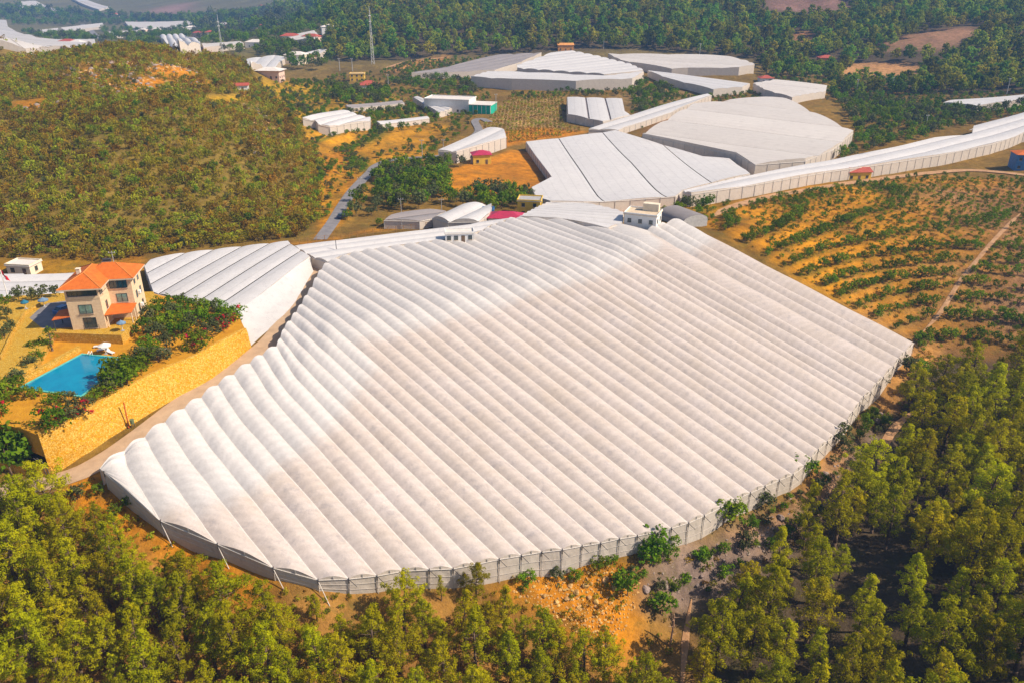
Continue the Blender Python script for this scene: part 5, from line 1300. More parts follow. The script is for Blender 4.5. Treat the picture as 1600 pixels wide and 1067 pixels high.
def stuff_points(name, pts, variants, smin, smax, label, cat, rg, zsc=(0.8, 1.2), sink=0.1):
    """one object that spreads many copies over points (geometry nodes)"""
    pts = np.asarray(pts); n = len(pts)
    if n == 0: return None
    z = gz(pts[:, 0], pts[:, 1]) - sink
    me = bpy.data.meshes.new(name); me.vertices.add(n)
    me.vertices.foreach_set('co', np.c_[pts[:, :2], z].astype(np.float32).ravel())
    def attr(nm, tp, arr):
        a = me.attributes.new(nm, tp, 'POINT'); a.data.foreach_set('vector' if tp == 'FLOAT_VECTOR' else 'value', arr.ravel())
    attr('rot', 'FLOAT_VECTOR', np.c_[rg.normal(0, 0.06, n), rg.normal(0, 0.06, n), rg.uniform(0, 6.283, n)].astype(np.float32))
    s = rg.uniform(smin, smax, n); attr('scl', 'FLOAT_VECTOR', np.c_[s, s * rg.uniform(0.85, 1.15, n), s * rg.uniform(*zsc, n)].astype(np.float32))
    attr('kind', 'INT', rg.integers(0, len(variants), n).astype(np.int32))
    o = link(name, me); tag(o, label, cat, kind='stuff')
    ng = bpy.data.node_groups.new(name + '_spread', 'GeometryNodeTree')
    ng.interface.new_socket('Geometry', in_out='INPUT', socket_type='NodeSocketGeometry'); ng.interface.new_socket('Geometry', in_out='OUTPUT', socket_type='NodeSocketGeometry')
    N = ng.nodes; L = ng.links; gi = N.new('NodeGroupInput'); go = N.new('NodeGroupOutput'); j = N.new('GeometryNodeJoinGeometry')
    def named(nm, tp):
        q = N.new('GeometryNodeInputNamedAttribute'); q.data_type = tp; q.inputs['Name'].default_value = nm; return q.outputs[0]
    rot, scl, kd = named('rot', 'FLOAT_VECTOR'), named('scl', 'FLOAT_VECTOR'), named('kind', 'INT')
    for i, ob in enumerate(variants):
        oi = N.new('GeometryNodeObjectInfo'); oi.transform_space = 'ORIGINAL'; oi.inputs['Object'].default_value = ob
        cp = N.new('FunctionNodeCompare'); cp.data_type = 'INT'; cp.operation = 'EQUAL'; L.new(kd, cp.inputs[2]); cp.inputs[3].default_value = i
        ip = N.new('GeometryNodeInstanceOnPoints')
        L.new(gi.outputs[0], ip.inputs['Points']); L.new(cp.outputs[0], ip.inputs['Selection']); L.new(oi.outputs['Geometry'], ip.inputs['Instance'])
        L.new(rot, ip.inputs['Rotation']); L.new(scl, ip.inputs['Scale']); L.new(ip.outputs[0], j.inputs[0])
    L.new(j.outputs[0], go.inputs[0])
    md = o.modifiers.new('spread', 'NODES'); md.node_group = ng
    return o

# --- foreground pines
rg = np.random.default_rng(42)
LEFT_F = hits([(-60,800),(30,772),(110,775),(170,805),(240,860),(290,905),(335,948),(390,925),(470,905),(530,935),(640,935),(700,905),(745,895),(790,935),(840,970),(900,1020),(1000,1045),(1040,1090),(1040,1260),(-60,1260)], 5.5)
RIGHT_F = hits([(1445,570),(1520,548),(1600,543),(1720,540),(1720,1260),(1090,1260),(1085,1010),(1110,960),(1150,890),(1225,825),(1275,775),(1345,735),(1395,705),(1450,640)], 10.0)
n_p = [0]
def to_px(p):
    x, y, z = p[0], p[1], p[2] - CAM_Z
    zc = y * CT - z * ST; yc = y * ST + z * CT
    return 800 + FPX * x / zc, 533.5 - FPX * yc / zc
def pine_label(x, y, hh):
    u_, v_ = to_px((x, y, float(gz(x, y)) + hh * 0.7)); size = 'tall' if hh > 11.5 else 'short' if hh < 9 else 'mid sized'
    if u_ < 1060:
        where = ('below the road bend', 'below the orange bank', 'under the left flank of the greenhouse', 'before the first near wall bays', 'before the middle of the near wall', 'left of the rubble bank')[int(np.searchsorted([140, 300, 450, 600, 760], u_))]
        row = 'at the bottom edge' if v_ > 1020 else 'amid the wood' if v_ > 930 else 'nearest the building'
    else:
        where = ('beside the gully path', 'right of the rubble gully', 'in the middle of the right wood', 'near the right edge')[int(np.searchsorted([1180, 1330, 1490], u_))]
        row = 'at the bottom edge' if v_ > 1000 else 'below the dirt track' if v_ > 740 else 'opposite the greenhouse corner'
    return f'{size} yellow green pine {where}, {row}'
def pine_at(x, y, hgt, label, group, var=None):
    n_p[0] += 1
    v = n_p[0] if var is None else var
    return plant(PINES, v, 'pine_tree', (x, y, float(gz(x, y)) - 0.1), hgt / 11.0, rg.uniform(0, 6.28), label, 'tree', group, 0.05, rg.uniform(0.9, 1.12))
EXPL = [(90,768,8.5,'bushy pine at the road bend left of the greenhouse corner'), (742,886,7.5,'slim pointed pine in front of the greenhouse near wall'), (688,905,4.0,'young thin pine standing before the near wall panels'),
        (1130,942,14.0,'tall lone pine standing in the gully at the lower right'), (1322,852,7.5,'slender small pine in the dark clearing at the right'), (1215,905,13.0,'broad pine leaning over the rubble right of the gully'),
        (1290,995,9.0,'crooked sparse pine with a bare stem low on the right'), (1440,565,12.0,'pine nearest the right corner of the main greenhouse'), (60,840,8.0,'round topped pine just below the road at the left'),
        (140,790,6.0,'low pine beside the orange bank under the road'), (250,870,6.5,'small pine under the left flank props of the greenhouse')]
done = []
for x, y, hh, lab in EXPL:
    p = hit(x, y, hh); done.append((p[0], p[1])); pine_at(p[0], p[1], hh, lab, None)
lp = free(scatter(LEFT_F, 3.15, rg, 9000, exist=done), 1.6)
gap1 = hits([(780,935),(860,890),(1000,885),(1010,960),(985,1020),(900,1015),(850,970)])
gap2 = hits([(600,1090),(640,1060),(700,1075),(690,1120),(610,1125)])
lp = lp[~in_poly(lp[:, 0], lp[:, 1], gap1) & ~in_poly(lp[:, 0], lp[:, 1], gap2)]
rp = free(scatter(RIGHT_F, 4.6, rg, 9000, exist=done), 2.0)
glade = hits([(1300,900),(1330,870),(1400,880),(1410,960),(1340,985),(1290,950)])
rp = rp[~in_poly(rp[:, 0], rp[:, 1], glade)]
track = hits([(1330,640),(1400,600),(1440,600),(1440,660),(1400,730),(1350,760),(1320,740)])
rp = rp[~in_poly(rp[:, 0], rp[:, 1], track)]
dmain = lambda q: float(dist_poly(np.array([q[0]]), np.array([q[1]]), MAIN_POLY)[0])
for q in lp:
    dd = dmain(q); hh = rg.uniform(7.5, 13.0) * (0.66 if dd < 4 else 0.85 if dd < 8 else 1.0)
    zone = 'dense pine wood on the slope left of the near wall' if q[0] < -25 else 'dense pine wood below the near wall'
    lab = 'yellow green pine among many in the wood at the lower left' if q[0] < -25 else 'yellow green pine in the wood below the near greenhouse wall'
    lb = pine_label(q[0], q[1], hh); pine_at(q[0], q[1], hh, lb, 'pines: ' + lb.split('green pine ')[1])
for q in rp:
    hh = rg.uniform(8.5, 15.5)
    up = q[1] > 150
    lb = pine_label(q[0], q[1], hh); pine_at(q[0], q[1], hh, lb, 'pines: ' + lb.split('green pine ')[1])
print('pines', n_p[0], len(lp), len(rp))

# --- shrubs at the foot of the main greenhouse
BUSH_PX = [(1020,868,2.6),(1008,880,2.0),(1045,872,1.6),(1130,820,2.4),(1148,815,2.2),(1195,798,1.8),(1245,742,2.0),(1268,744,1.8),(1312,697,2.4),(1350,672,1.8),(1360,655,1.6),(1420,585,2.4),(1440,590,2.2),(870,908,1.4),(935,888,1.4),(955,882,1.2),(825,912,1.6),(985,905,1.3),(980,930,2.4),(1050,850,1.5),(900,905,1.2),(1380,600,1.6),(1400,570,1.4),(155,770,1.0),(205,790,1.4),(122,782,1.4),(180,805,1.2),(1035,960,2.0),(1100,880,1.7),(1165,850,1.6)]
for i, (x, y, s_) in enumerate(BUSH_PX):
    p = hit(x, y); p[2] = float(gz(p[0], p[1]))
    plant(BROAD if s_ > 1.7 else GARDEN, i, 'bush', p, s_ / (2.6 if s_ > 1.7 else 1.4) * (1.0), i * 1.3, ('large' if s_ > 1.7 else 'small') + ' green bush ' + ('on the orange bank under the road' if x < 300 else 'above the rubble bank under the near wall' if x < 1000 else 'where the gully meets the near wall' if x < 1180 else 'along the right wall above the track' if x < 1330 else 'near the right corner of the main greenhouse'), 'bush', 'bushes along the foot of the greenhouse')

# --- orchard on the right: one small tree after another along the terrace treads
xs = rg.uniform(ORCH[:, 0].min(), ORCH[:, 0].max(), 60000); ys = rg.uniform(ORCH[:, 1].min(), ORCH[:, 1].max(), 60000)
ins = in_poly(xs, ys, ORCH); xs, ys = xs[ins], ys[ins]
q = (hs(xs, ys) + 0.35 * vnoise(xs, ys, 25, 4)) / 1.6; fr = q - np.floor(q)
sel = (fr > 0.12) & (fr < 0.36); cand = np.c_[xs[sel], ys[sel]]
grid = {}; orch = []
for x, y in cand:
    gi, gj = int(x // 1.9), int(y // 1.9)
    if all((a[0] - x) ** 2 + (a[1] - y) ** 2 > 1.9 ** 2 for i in range(gi - 1, gi + 2) for j in range(gj - 1, gj + 2) for a in grid.get((i, j), ())):
        grid.setdefault((gi, gj), []).append((x, y)); orch.append((x, y))
orch = free(np.array(orch), 0.8)
dd = np.hypot(orch[:, 0], orch[:, 1]); orch = orch[np.argsort(dd)]
crown_ref = {}
for i, p in enumerate(orch[:300]):
    west = p[0] < 120
    r_, c_ = plant(CITRUS, i, 'orchard_tree', (p[0], p[1], float(gz(*p)) - 0.05), rg.uniform(0.55, 1.3), rg.uniform(0, 6.28), ('small dark green fruit tree on the orange terraces ' + ('right beside the main greenhouse' if dist_poly(p[:1], p[1:], MAIN_POLY)[0] < 9 else 'in the lower rows' if p[1] < 215 else 'in the upper rows')) if west else ('small fruit tree on the dim right terraces ' + ('left of the footpath' if to_px((p[0], p[1], float(gz(*p))))[0] < 1500 else 'by the right edge')), 'tree', 'sunlit terrace orchard trees' if west else 'shaded terrace orchard trees')
    crown_ref.setdefault(('c', i % 4), c_)
print('orchard', len(orch))
xtra = free(scatter(ORCH, 3.4, rg, 9000, exist=[tuple(q_) for q_ in orch], dens=lambda x, y: np.clip(0.15 + (y - 205) / 60, 0.05, 0.9)), 0.8)
orch_far = np.vstack([orch[300:], xtra])
stuff_points('orchard_rows', orch_far, [crown_ref[('c', i)] for i in range(4)], 0.4, 0.95, 'remaining small fruit trees along the farther terraces', 'trees', rg)

ow = free(scatter(ORCH, 1.8, rg, 22000, dens=lambda x, y: np.clip(0.30 + 1.5 * fbm(x, y, 18, 3, 44) + 0.35 * np.clip((x - 95) / 40, 0, 1), 0.02, 1)), 0.5)
ORCHW = ow
# --- scrub on the left hill
HILL = hits([(-120,405),(60,398),(150,410),(240,400),(300,390),(470,370),(500,340),(505,260),(480,215),(430,150),(395,120),(385,95),(330,85),(270,72),(200,72),(110,80),(60,100),(-120,125)])
STONY = hits([(20,165),(100,118),(170,95),(230,88),(300,92),(320,118),(300,140),(200,152),(120,165),(50,176)])
def hill_d(x, y):
    d = np.full(x.shape, 1.0)
    up = soft(x, y, STONY, 10.0)          # thinner, stonier towards the crest
    return d * np.clip(1.0 - 0.78 * up + (1.3 + 0.5 * up) * fbm(x, y, 40, 4, 55), 0.05, 1)
hp_ = free(scatter(HILL, 1.5, rg, 130000, dens=hill_d), 0.8)
bare = [hits(q) for q in ([(200,140),(225,128),(262,130),(262,142),(215,148)], [(230,108),(255,98),(268,106),(310,118),(300,128),(250,120)], [(10,165),(70,155),(72,172),(20,175)], [(145,122),(180,115),(180,126),(150,128)], [(312,152),(330,148),(385,148),(388,158),(320,158)], [(270,84),(345,86),(340,80),(300,72),(270,72)])]
kp = np.ones(len(hp_), bool)
for B in bare: kp &= ~in_poly(hp_[:, 0], hp_[:, 1], B) | (rg.random(len(hp_)) < 0.12)
hp_ = hp_[kp]; hp_ = hp_[np.argsort(np.hypot(hp_[:, 0], hp_[:, 1]))]
for i, p in enumerate(hp_[:240]):
    r_, c_ = plant(SCRUB, i, 'shrub', (p[0], p[1], float(gz(*p)) - 0.1), rg.uniform(0.7, 1.35), rg.uniform(0, 6.28), 'olive brown shrub on the foot of the left hill ' + ('above the cream hut' if to_px((p[0], p[1], float(gz(*p))))[0] < 110 else 'behind the villa roof' if to_px((p[0], p[1], float(gz(*p))))[0] < 240 else 'above the strip roofed greenhouse' if to_px((p[0], p[1], float(gz(*p))))[0] < 400 else 'near the valley road'), 'shrub', 'shrubs on the lower left hill')
    crown_ref.setdefault(('s', i % 5), c_)
stuff_points('hill_scrub', hp_[240:], [crown_ref[('s', i)] for i in range(5)], 0.4, 1.15, 'dense olive brown maquis scrub covering the left hill', 'scrub', rg, (0.9, 1.6))
HILLT = free(scatter(HILL, 7.5, rg, 6000, dens=lambda x, y: np.clip(0.35 + 1.4 * fbm(x, y, 60, 3, 33), 0.02, 1)), 1.5)
HILLR = free(scatter(STONY, 2.6, rg, 9000, dens=lambda x, y: np.clip(0.3 + 1.6 * fbm(x, y, 25, 3, 37), 0.0, 1)), 1.5)
HILLR = np.vstack([HILLR, free(scatter(hits([(350,165),(400,160),(430,200),(420,260),(390,245),(400,200)]), 2.2, rg, 900, dens=lambda x, y: np.clip(0.4 + 1.6 * fbm(x, y, 25, 3, 38), 0.0, 1)), 1.0)])
print('scrub', len(hp_))

stuff_points('orchard_weeds', ORCHW, [crown_ref[('s', i)] for i in range(5)] + [crown_ref[('c', i)] for i in range(4)], 0.18, 0.5, 'low weeds and bushes between the terrace rows', 'weeds', rg)

# --- valley trees
def trees_px(lst, label, group, kind=BROAD, name='tree', smin=0.7, smax=1.2, cat='tree'):
    for i, (x, y, s_) in enumerate(lst):
        p = hit(x, y); plant(kind, i + int(x), name, (p[0], p[1], float(gz(p[0], p[1])) - 0.1), s_ * rg.uniform(0.9, 1.1), rg.uniform(0, 6.28), label, cat, group)
VAL1 = hits([(600,262),(690,262),(700,285),(690,312),(650,330),(615,330),(590,300)])
VAL2 = hits([(735,305),(790,300),(830,308),(822,325),(770,330),(700,318)])
VAL3 = hits([(685,255),(745,262),(760,285),(800,250),(805,275),(760,270),(700,268)])
VAL4 = hits([(520,140),(590,145),(612,150),(600,170),(545,168),(520,160)])
VAL5 = hits([(640,122),(735,128),(740,150),(700,146),(640,140),(600,135)])
VAL6 = hits([(555,285),(590,275),(600,330),(560,345),(540,345)])
VAL7 = hits([(550,172),(640,165),(660,180),(585,188)])
VAL8 = hits([(980,125),(1040,135),(1055,150),(1000,178),(985,160)])
VAL9 = hits([(1030,342),(1110,305),(1230,292),(1290,283),(1290,290),(1180,315),(1085,340)])
VAL10 = hits([(1300,150),(1480,165),(1520,195),(1450,215),(1340,240),(1310,255),(1340,205)])
VAL11 = hits([(1480,178),(1640,165),(1640,170),(1530,195)])
VAL12 = hits([(590,352),(640,345),(740,340),(740,348),(610,360)])
tot = 0
for P, sp, sz_, lab, grp in ((VAL1, 4.4, 1.0, 'green tree in the grove left of the bare orange field', 'grove left of the orange field'), (VAL2, 4.2, 0.95, 'green tree in the row under the bare orange field', 'row under the orange field'),
    (VAL3, 4.6, 1.0, 'green tree around the crimson roofed cottage', 'trees round the cottage'), (VAL4, 5.0, 1.0, 'green tree around the dark red roofed house', 'trees round the red roofed house'),
    (VAL5, 6.0, 0.9, 'bushy tree in front of the knoll greenhouses', 'trees below the knoll'), (VAL6, 4.5, 0.8, 'bushy tree beside the valley road', 'trees by the valley road'), (VAL7, 5.0, 0.6, 'low fruit tree beside the grey shade net', 'fruit trees by the shade net'),
    (VAL8, 6.0, 0.9, 'bush on the brown slope right of the knoll', 'bushes right of the knoll'), (VAL9, 5.5, 0.75, 'green tree beside the orchard road', 'trees along the orchard road'), (VAL12, 3.4, 0.5, 'bush in the hedge behind the wire fence', 'hedge behind the fence')):
    pts = free(scatter(P, sp, rg, 2500), 1.5)
    if sp == 4.6: pts = pts[~in_poly(pts[:, 0], pts[:, 1], hits([(700,268),(800,240),(838,240),(852,290),(830,304),(760,304),(700,300)]))]
    for i, p in enumerate(pts):
        r_, c_ = plant(BROAD, i + tot, 'tree' if sz_ > 0.65 else 'bush', (p[0], p[1], float(gz(*p)) - 0.1), sz_ * rg.uniform(0.7, 1.2), rg.uniform(0, 6.28), lab, 'tree' if sz_ > 0.65 else 'bush', grp)
        crown_ref.setdefault(('b', i % 6), c_)
    tot += len(pts)
print('valley trees', tot)
for i in range(6): 
    if ('b', i) not in crown_ref: crown_ref[('b', i)] = crown_ref[('b', 0)]
BV = [crown_ref[('b', i)] for i in range(6)]
# terraces of the left valley: small orchard rows
tq = scatter(np.vstack([TERR]), 2.1, rg, 40000); 
q = (hs(tq[:, 0], tq[:, 1]) + 0.8 * vnoise(tq[:, 0], tq[:, 1], 40, 5)) / 2.4; fr = q - np.floor(q); tq = free(tq[(fr > 0.12) & (fr < 0.42)], 1.0)
stuff_points('terrace_orchard', tq, BV, 0.25, 0.5, 'rows of small fruit trees on the yellow valley terraces', 'trees', rg, (0.6, 1.0))
oq = free(scatter(SLOPE2, 5.2, rg, 9000), 1.0)
stuff_points('slope_orchard', oq, BV, 0.35, 0.6, 'young orchard dotting the slope under the pink house', 'trees', rg)
# mixed bushes over the valley slopes
MIXP = hits([(440,150),(520,118),(600,118),(650,122),(745,138),(770,150),(745,180),(735,200),(690,235),(600,258),(560,292),(522,348),(480,345),(505,255),(480,215),(450,185)])
MIX2 = hits([(1000,140),(1110,150),(1180,140),(1230,155),(1090,165),(1000,205),(985,178)]); MIX3 = hits([(1180,118),(1310,128),(1480,150),(1640,142),(1640,160),(1480,178),(1400,180),(1300,165)]); MIX4 = hits([(590,118),(640,96),(760,90),(760,96),(650,122)]); MIX5 = hits([(800,150),(880,142),(1000,142),(985,150),(880,152),(800,160)])
bare_f = hits([(690,305),(700,268),(800,236),(838,240),(852,290),(830,304),(760,304)])
mixq = np.vstack([free(scatter(P, 2.6, rg, 14000, dens=lambda x, y: np.clip(0.42 + 1.7 * fbm(x, y, 22, 3, 61), 0.02, 1)), 1.2) for P in (MIXP, MIX2, MIX3, MIX4, MIX5)])
stuff_points('valley_bushes', mixq, BV + [crown_ref[('s', i)] for i in range(3)], 0.22, 0.62, 'mixed green bushes and weeds over the valley slopes', 'bushes', rg)
stuff_points('hill_trees', HILLT, BV, 0.3, 0.6, 'scattered dark green bushes among the hill scrub', 'bushes', rg)
# vineyard rows
a, b_ = hit(760, 190)[:2], hit(880, 178)[:2]; u = (b_ - a) / np.linalg.norm(b_ - a); v = np.array([-u[1], u[0]])
pv = VINE[:, :2] @ v; pu = VINE[:, :2] @ u; vp_ = []
for vv in np.arange(pv.min(), pv.max(), 4.5):
    for uu in np.arange(pu.min(), pu.max(), 2.2): vp_.append(u * uu + v * vv)
vp_ = np.array(vp_); vp_ = free(vp_[in_poly(vp_[:, 0], vp_[:, 1], VINE)], 1.0)
stuff_points('vineyard_rows', vp_, [crown_ref[('s', i)] for i in range(5)], 0.5, 0.8, 'close rows of low vines on the brown field left of the gapped greenhouse', 'vines', rg)
# right valley wood, dark green orchard blocks
stuff_points('valley_wood', np.vstack([free(scatter(VAL10, 4.6, rg, 12000), 2), free(scatter(VAL11, 4.6, rg, 6000), 2)]), BV, 0.6, 1.15, 'dark green citrus grove in the valley behind the ribbon greenhouse', 'trees', rg)

# --- pine forest on the far hills
FOR1 = hits([(505,92),(545,98),(640,92),(700,89),(760,84),(860,80),(900,77),(1000,80),(1180,92),(1200,118),(1300,128),(1300,150),(1480,150),(1700,140),(1700,-25),(1200,-25),(800,-25),(560,-25),(520,40)])
def for_d(x, y): return np.clip(0.95 + 0.6 * fbm(x, y, 90, 3, 71), 0.1, 1)
fpnt = free(scatter(FOR1, 6.6, rg, 60000, dens=for_d), 3)
clear = [hits(q) for q in ([(1305,132),(1330,100),(1400,98),(1442,104),(1440,132),(1330,135)], [(1375,95),(1430,55),(1500,46),(1555,48),(1500,88),(1470,95)], [(1265,92),(1310,86),(1322,112),(1270,116)], [(1235,60),(1265,52),(1275,72),(1240,76)], [(600,112),(640,95),(700,90),(690,98),(640,122)], [(1190,-10),(1330,-10),(1330,30),(1190,30)])]
for B in clear: fpnt = fpnt[~in_poly(fpnt[:, 0], fpnt[:, 1], B)]
fpnt = fpnt[np.argsort(np.hypot(fpnt[:, 0], fpnt[:, 1]))]
print('forest', len(fpnt))
for i, p in enumerate(fpnt[:160]):
    r_, c_ = plant(FARP, i, 'forest_pine', (p[0], p[1], float(gz(*p)) - 0.3), rg.uniform(0.7, 1.25), rg.uniform(0, 6.28), 'blue green pine at the near edge of the far forest', 'tree', 'front rank of the far pine forest')
    crown_ref.setdefault(('f', i % 4), c_)
FV = [crown_ref[('f', i)] for i in range(4)]
stuff_points('far_forest', fpnt[160:], FV, 0.7, 1.35, 'dense dark pine forest covering the far hills', 'forest', rg)
# --- far left valley woods and scrub
FL = hits([(0,105),(70,100),(60,85),(12,66),(-80,66),(-80,110)])
stuff_points('left_ridge_scrub', scatter(FL, 5.0, rg, 4000), [crown_ref[('s', i)] for i in range(5)], 1.2, 2.2, 'dark scrub on the low ridge at the left edge', 'scrub', rg)
FLV = hits([(150,72),(190,66),(260,78),(380,92),(395,78),(500,84),(520,50),(520,-5),(-80,-5),(-80,70),(40,80),(110,74)])
fl2 = free(scatter(FLV, 10.0, rg, 60000, dens=lambda x, y: np.clip(0.6 + 2.0 * fbm(x, y, 260, 3, 91), 0.02, 1)), 10)
vil = free(scatter(hits([(395,84),(450,68),(515,62),(530,92),(500,112),(450,108),(436,104)]), 9.0, rg, 3000), 4)
fl2 = np.vstack([fl2, vil])
topp = free(scatter(hits([(-80,28),(200,30),(530,32),(545,-8),(-80,-8)]), 20.0, rg, 30000, dens=lambda x, y: np.clip(0.55 + 1.8 * fbm(x, y, 400, 3, 92), 0.02, 1)), 12)
stuff_points('far_ridge_woods', topp, BV, 2.2, 4.2, 'blue woods on the farthest ridge at the upper left', 'forest', rg)
print('far valley', len(fl2), len(topp))
stuff_points('far_valley_woods', fl2, BV, 1.0, 1.9, 'hazy blue woods scattered over the far valley', 'forest', rg)

# ------------------------------------------------------------------ villa garden plants
def gp(lst, kind, name, label, group, z=-66.0, cat='shrub', zg=None):
    for i, (x, y, s_) in enumerate(lst):
        p = atz(x, y, z)
        plant(kind, i + int(y), name, (p[0], p[1], p[2] - 0.05), s_ * (1.3 if kind is GARDEN else 1.0), rg.uniform(0, 6.28), label, cat, group)
gp([(225,523,1.1),(245,532,1.2),(262,514,1.2),(282,507,1.2),(300,517,1.1),(244,494,1.0),(270,484,1.1),(292,491,1.2),(318,500,1.1),(336,492,1.0),(232,548,1.0),(255,500,1.1),(310,486,1.0),(276,527,1.1),(250,516,1.1),(352,500,1.0),(262,545,1.0),(236,508,1.0),(290,520,1.1),(308,505,1.1),(325,488,1.0),(228,500,0.9),(248,482,0.9),(272,498,1.1),(330,508,1.0),(288,480,0.9),(345,486,0.9)], GARDEN, 'garden_shrub', 'leafy green shrub in the garden right of the villa', 'shrubs right of the villa')
gp([(192,592,1.5),(180,606,1.3),(206,582,1.3),(222,570,1.1),(240,558,1.1),(168,618,0.9),(200,600,1.2),(214,588,1.0),(186,594,1.4),(176,612,1.1),(230,572,1.0),(248,566,0.9)], GARDEN, 'garden_shrub', 'round green shrub between the pool and the wall top', 'shrubs between pool and wall')
gp([(95,626,0.6),(60,619,0.6),(80,632,0.7),(110,630,0.7),(150,626,0.7),(40,622,0.9)], GARDEN, 'garden_shrub', 'low shrub along the lower edge of the pool', 'low shrubs under the pool')
gp([(60,566,0.8),(48,580,0.9),(56,550,0.9),(22,612,1.1),(8,628,1.3),(28,600,0.9),(-6,640,1.2),(70,548,0.7)], GARDEN, 'garden_shrub', 'shrub beside the yellow drive left of the pool', 'shrubs beside the drive')
for (x, y, s_, v_, lab) in [(366,502,1.3,1,'red flowering bougainvillea at the right end of the wall top'),(343,517,1.2,0,'red tinged bougainvillea left of the wall end'),(306,546,1.35,1,'bougainvillea with red blooms hanging down the stone wall'),(322,530,1.1,0,'reddish climber above the middle right of the wall'),(130,645,1.1,0,'dark climber with red blooms over the wall below the pool'),(80,668,1.3,1,'large red bougainvillea at the left end of the wall'),(100,658,1.0,0,'small red bougainvillea beside the wall left end'),(258,560,0.9,2,'pale pink flowering bush on the wall top'),(0,650,1.0,1,'red flowering bush at the left edge below the drive')]:
    p = atz(x, y, -66.0); plant(BOUG, v_, 'flowering_bush', (p[0], p[1], p[2] - 0.5), s_ * 1.2, rg.uniform(0, 6.28), lab, 'bush')
for (x, y, s_, lab) in [(18,738,1.5,'large dense green tree left of the retaining wall'),(-6,722,1.4,'green tree at the left edge beside the road'),(46,722,1.0,'smaller green tree against the wall left end'),(12,700,1.2,'green tree rising behind the large one at the left edge')]:
    p = hit(x, y); p[2] = float(gz(p[0], p[1])); plant(BROAD, int(x) % 2, 'garden_tree', p, s_, rg.uniform(0, 6.28), lab, 'tree')
gp([(30,470,0.6),(50,472,0.55),(66,468,0.6),(88,464,0.5),(6,485,0.6),(-8,505,0.6),(8,530,0.55),(18,520,0.5),(-10,545,0.6),(12,500,0.5)], BROAD, 'garden_tree', 'green tree around the paved court left of the villa', 'trees round the parking court', z=-64.6, cat='tree')
p = atz(82, 548, -66.0)
fir = make_pine(901, h=4.6, r=1.5, leaf=M_GREEN, shape=1.0, clumps=0.8, cl_n=14, cl_r=0.3, ln=0.3, wd=0.16, lean=0.0)
plant([fir], 0, 'fir_tree', p, 1.0, 0, 'small dark conical fir in the flower bed above the pool', 'tree')

# ------------------------------------------------------------------ things in the garden
M_TEAL = mat('teal_canvas', (0.02, 0.14, 0.22), 0.7, var=0.15, nscale=1)
M_BLUEC = mat('blue_canvas', (0.14, 0.22, 0.32), 0.7, var=0.15, nscale=1)
M_WCAN = mat('white_canvas', (0.72, 0.66, 0.60), 0.7, var=0.08, nscale=1)
def parasol(p, rad, hgt, m_, label):
    r = empty('parasol', (float(p[0]), float(p[1]), float(p[2]))); tag(r, label, 'parasol')
    MB().bar((0, 0, 0), (0, 0, hgt), 0.05).build('pole', M_WHITE, r)
    MB().box(-0.3, 0.3, -0.3, 0.3, 0, 0.1).build('foot', M_GREYP, r)
    n = 8; V = [(0, 0, hgt)]; F = []
    for i in range(n):
        a = 2 * math.pi * i / n; V.append((rad * math.cos(a), rad * math.sin(a), hgt - 0.55))
    for i in range(n):
        a = 2 * math.pi * i / n; V.append((rad * math.cos(a), rad * math.sin(a), hgt - 0.75))
    for i in range(n):
        j = (i + 1) % n; F += [(0, 1 + i, 1 + j), (1 + i, 1 + n + i, 1 + n + j, 1 + j)]
    link('canopy', mesh_np('canopy', np.array(V), F, m_), r)
    mb = MB()
    for i in range(n):
        a = 2 * math.pi * i / n; mb.bar((0, 0, hgt - 0.06), (rad * .97 * math.cos(a), rad * .97 * math.sin(a), hgt - 0.6), 0.015, 4)
    mb.build('ribs', M_POST, r)
parasol(atz(41, 483, -64.5), 0.8, 2.1, M_TEAL, 'small teal parasol beside the drive at the far left')
parasol(atz(70, 480, -64.5), 1.05, 2.2, M_BLUEC, 'blue parasol behind the paved court')
parasol(atz(192, 517, -64.5), 0.9, 2.3, M_BLUEC, 'pale blue parasol on the terrace under the veranda')
parasol(atz(166, 553, -66.0), 1.2, 2.4, M_WCAN, 'white parasol at the far side of the pool')
def lounger(p, rz, label):
    r = empty('sun_lounger', (float(p[0]), float(p[1]), float(p[2])), rz); tag(r, label, 'sun lounger')
    MB().box(-0.95, 0.45, -0.33, 0.33, 0.30, 0.38).build('seat', M_WHITE, r)
    MB().add([(0.45,-.33,.30),(1.05,-.33,.75),(1.05,.33,.75),(.45,.33,.30),(.45,-.33,.38),(1.05,-.33,.83),(1.05,.33,.83),(.45,.33,.38)], [(3,2,1,0),(4,5,6,7),(0,1,5,4),(1,2,6,5),(2,3,7,6),(3,0,4,7)]).build('backrest', M_WHITE, r)
    for x in (-0.85, 0.4):
        for y in (-0.28, 0.28): MB().bar((x, y, 0), (x, y, 0.3), 0.035).build('leg', M_WHITE, r)
lounger(atz(160, 548, -66.0), 0.6, 'white sun lounger left of the white parasol'); lounger(atz(173, 552, -66.0), 2.6, 'white sun lounger right of the white parasol'); lounger(atz(155, 543, -66.0), 0.2, 'white sun lounger farthest from the pool edge')

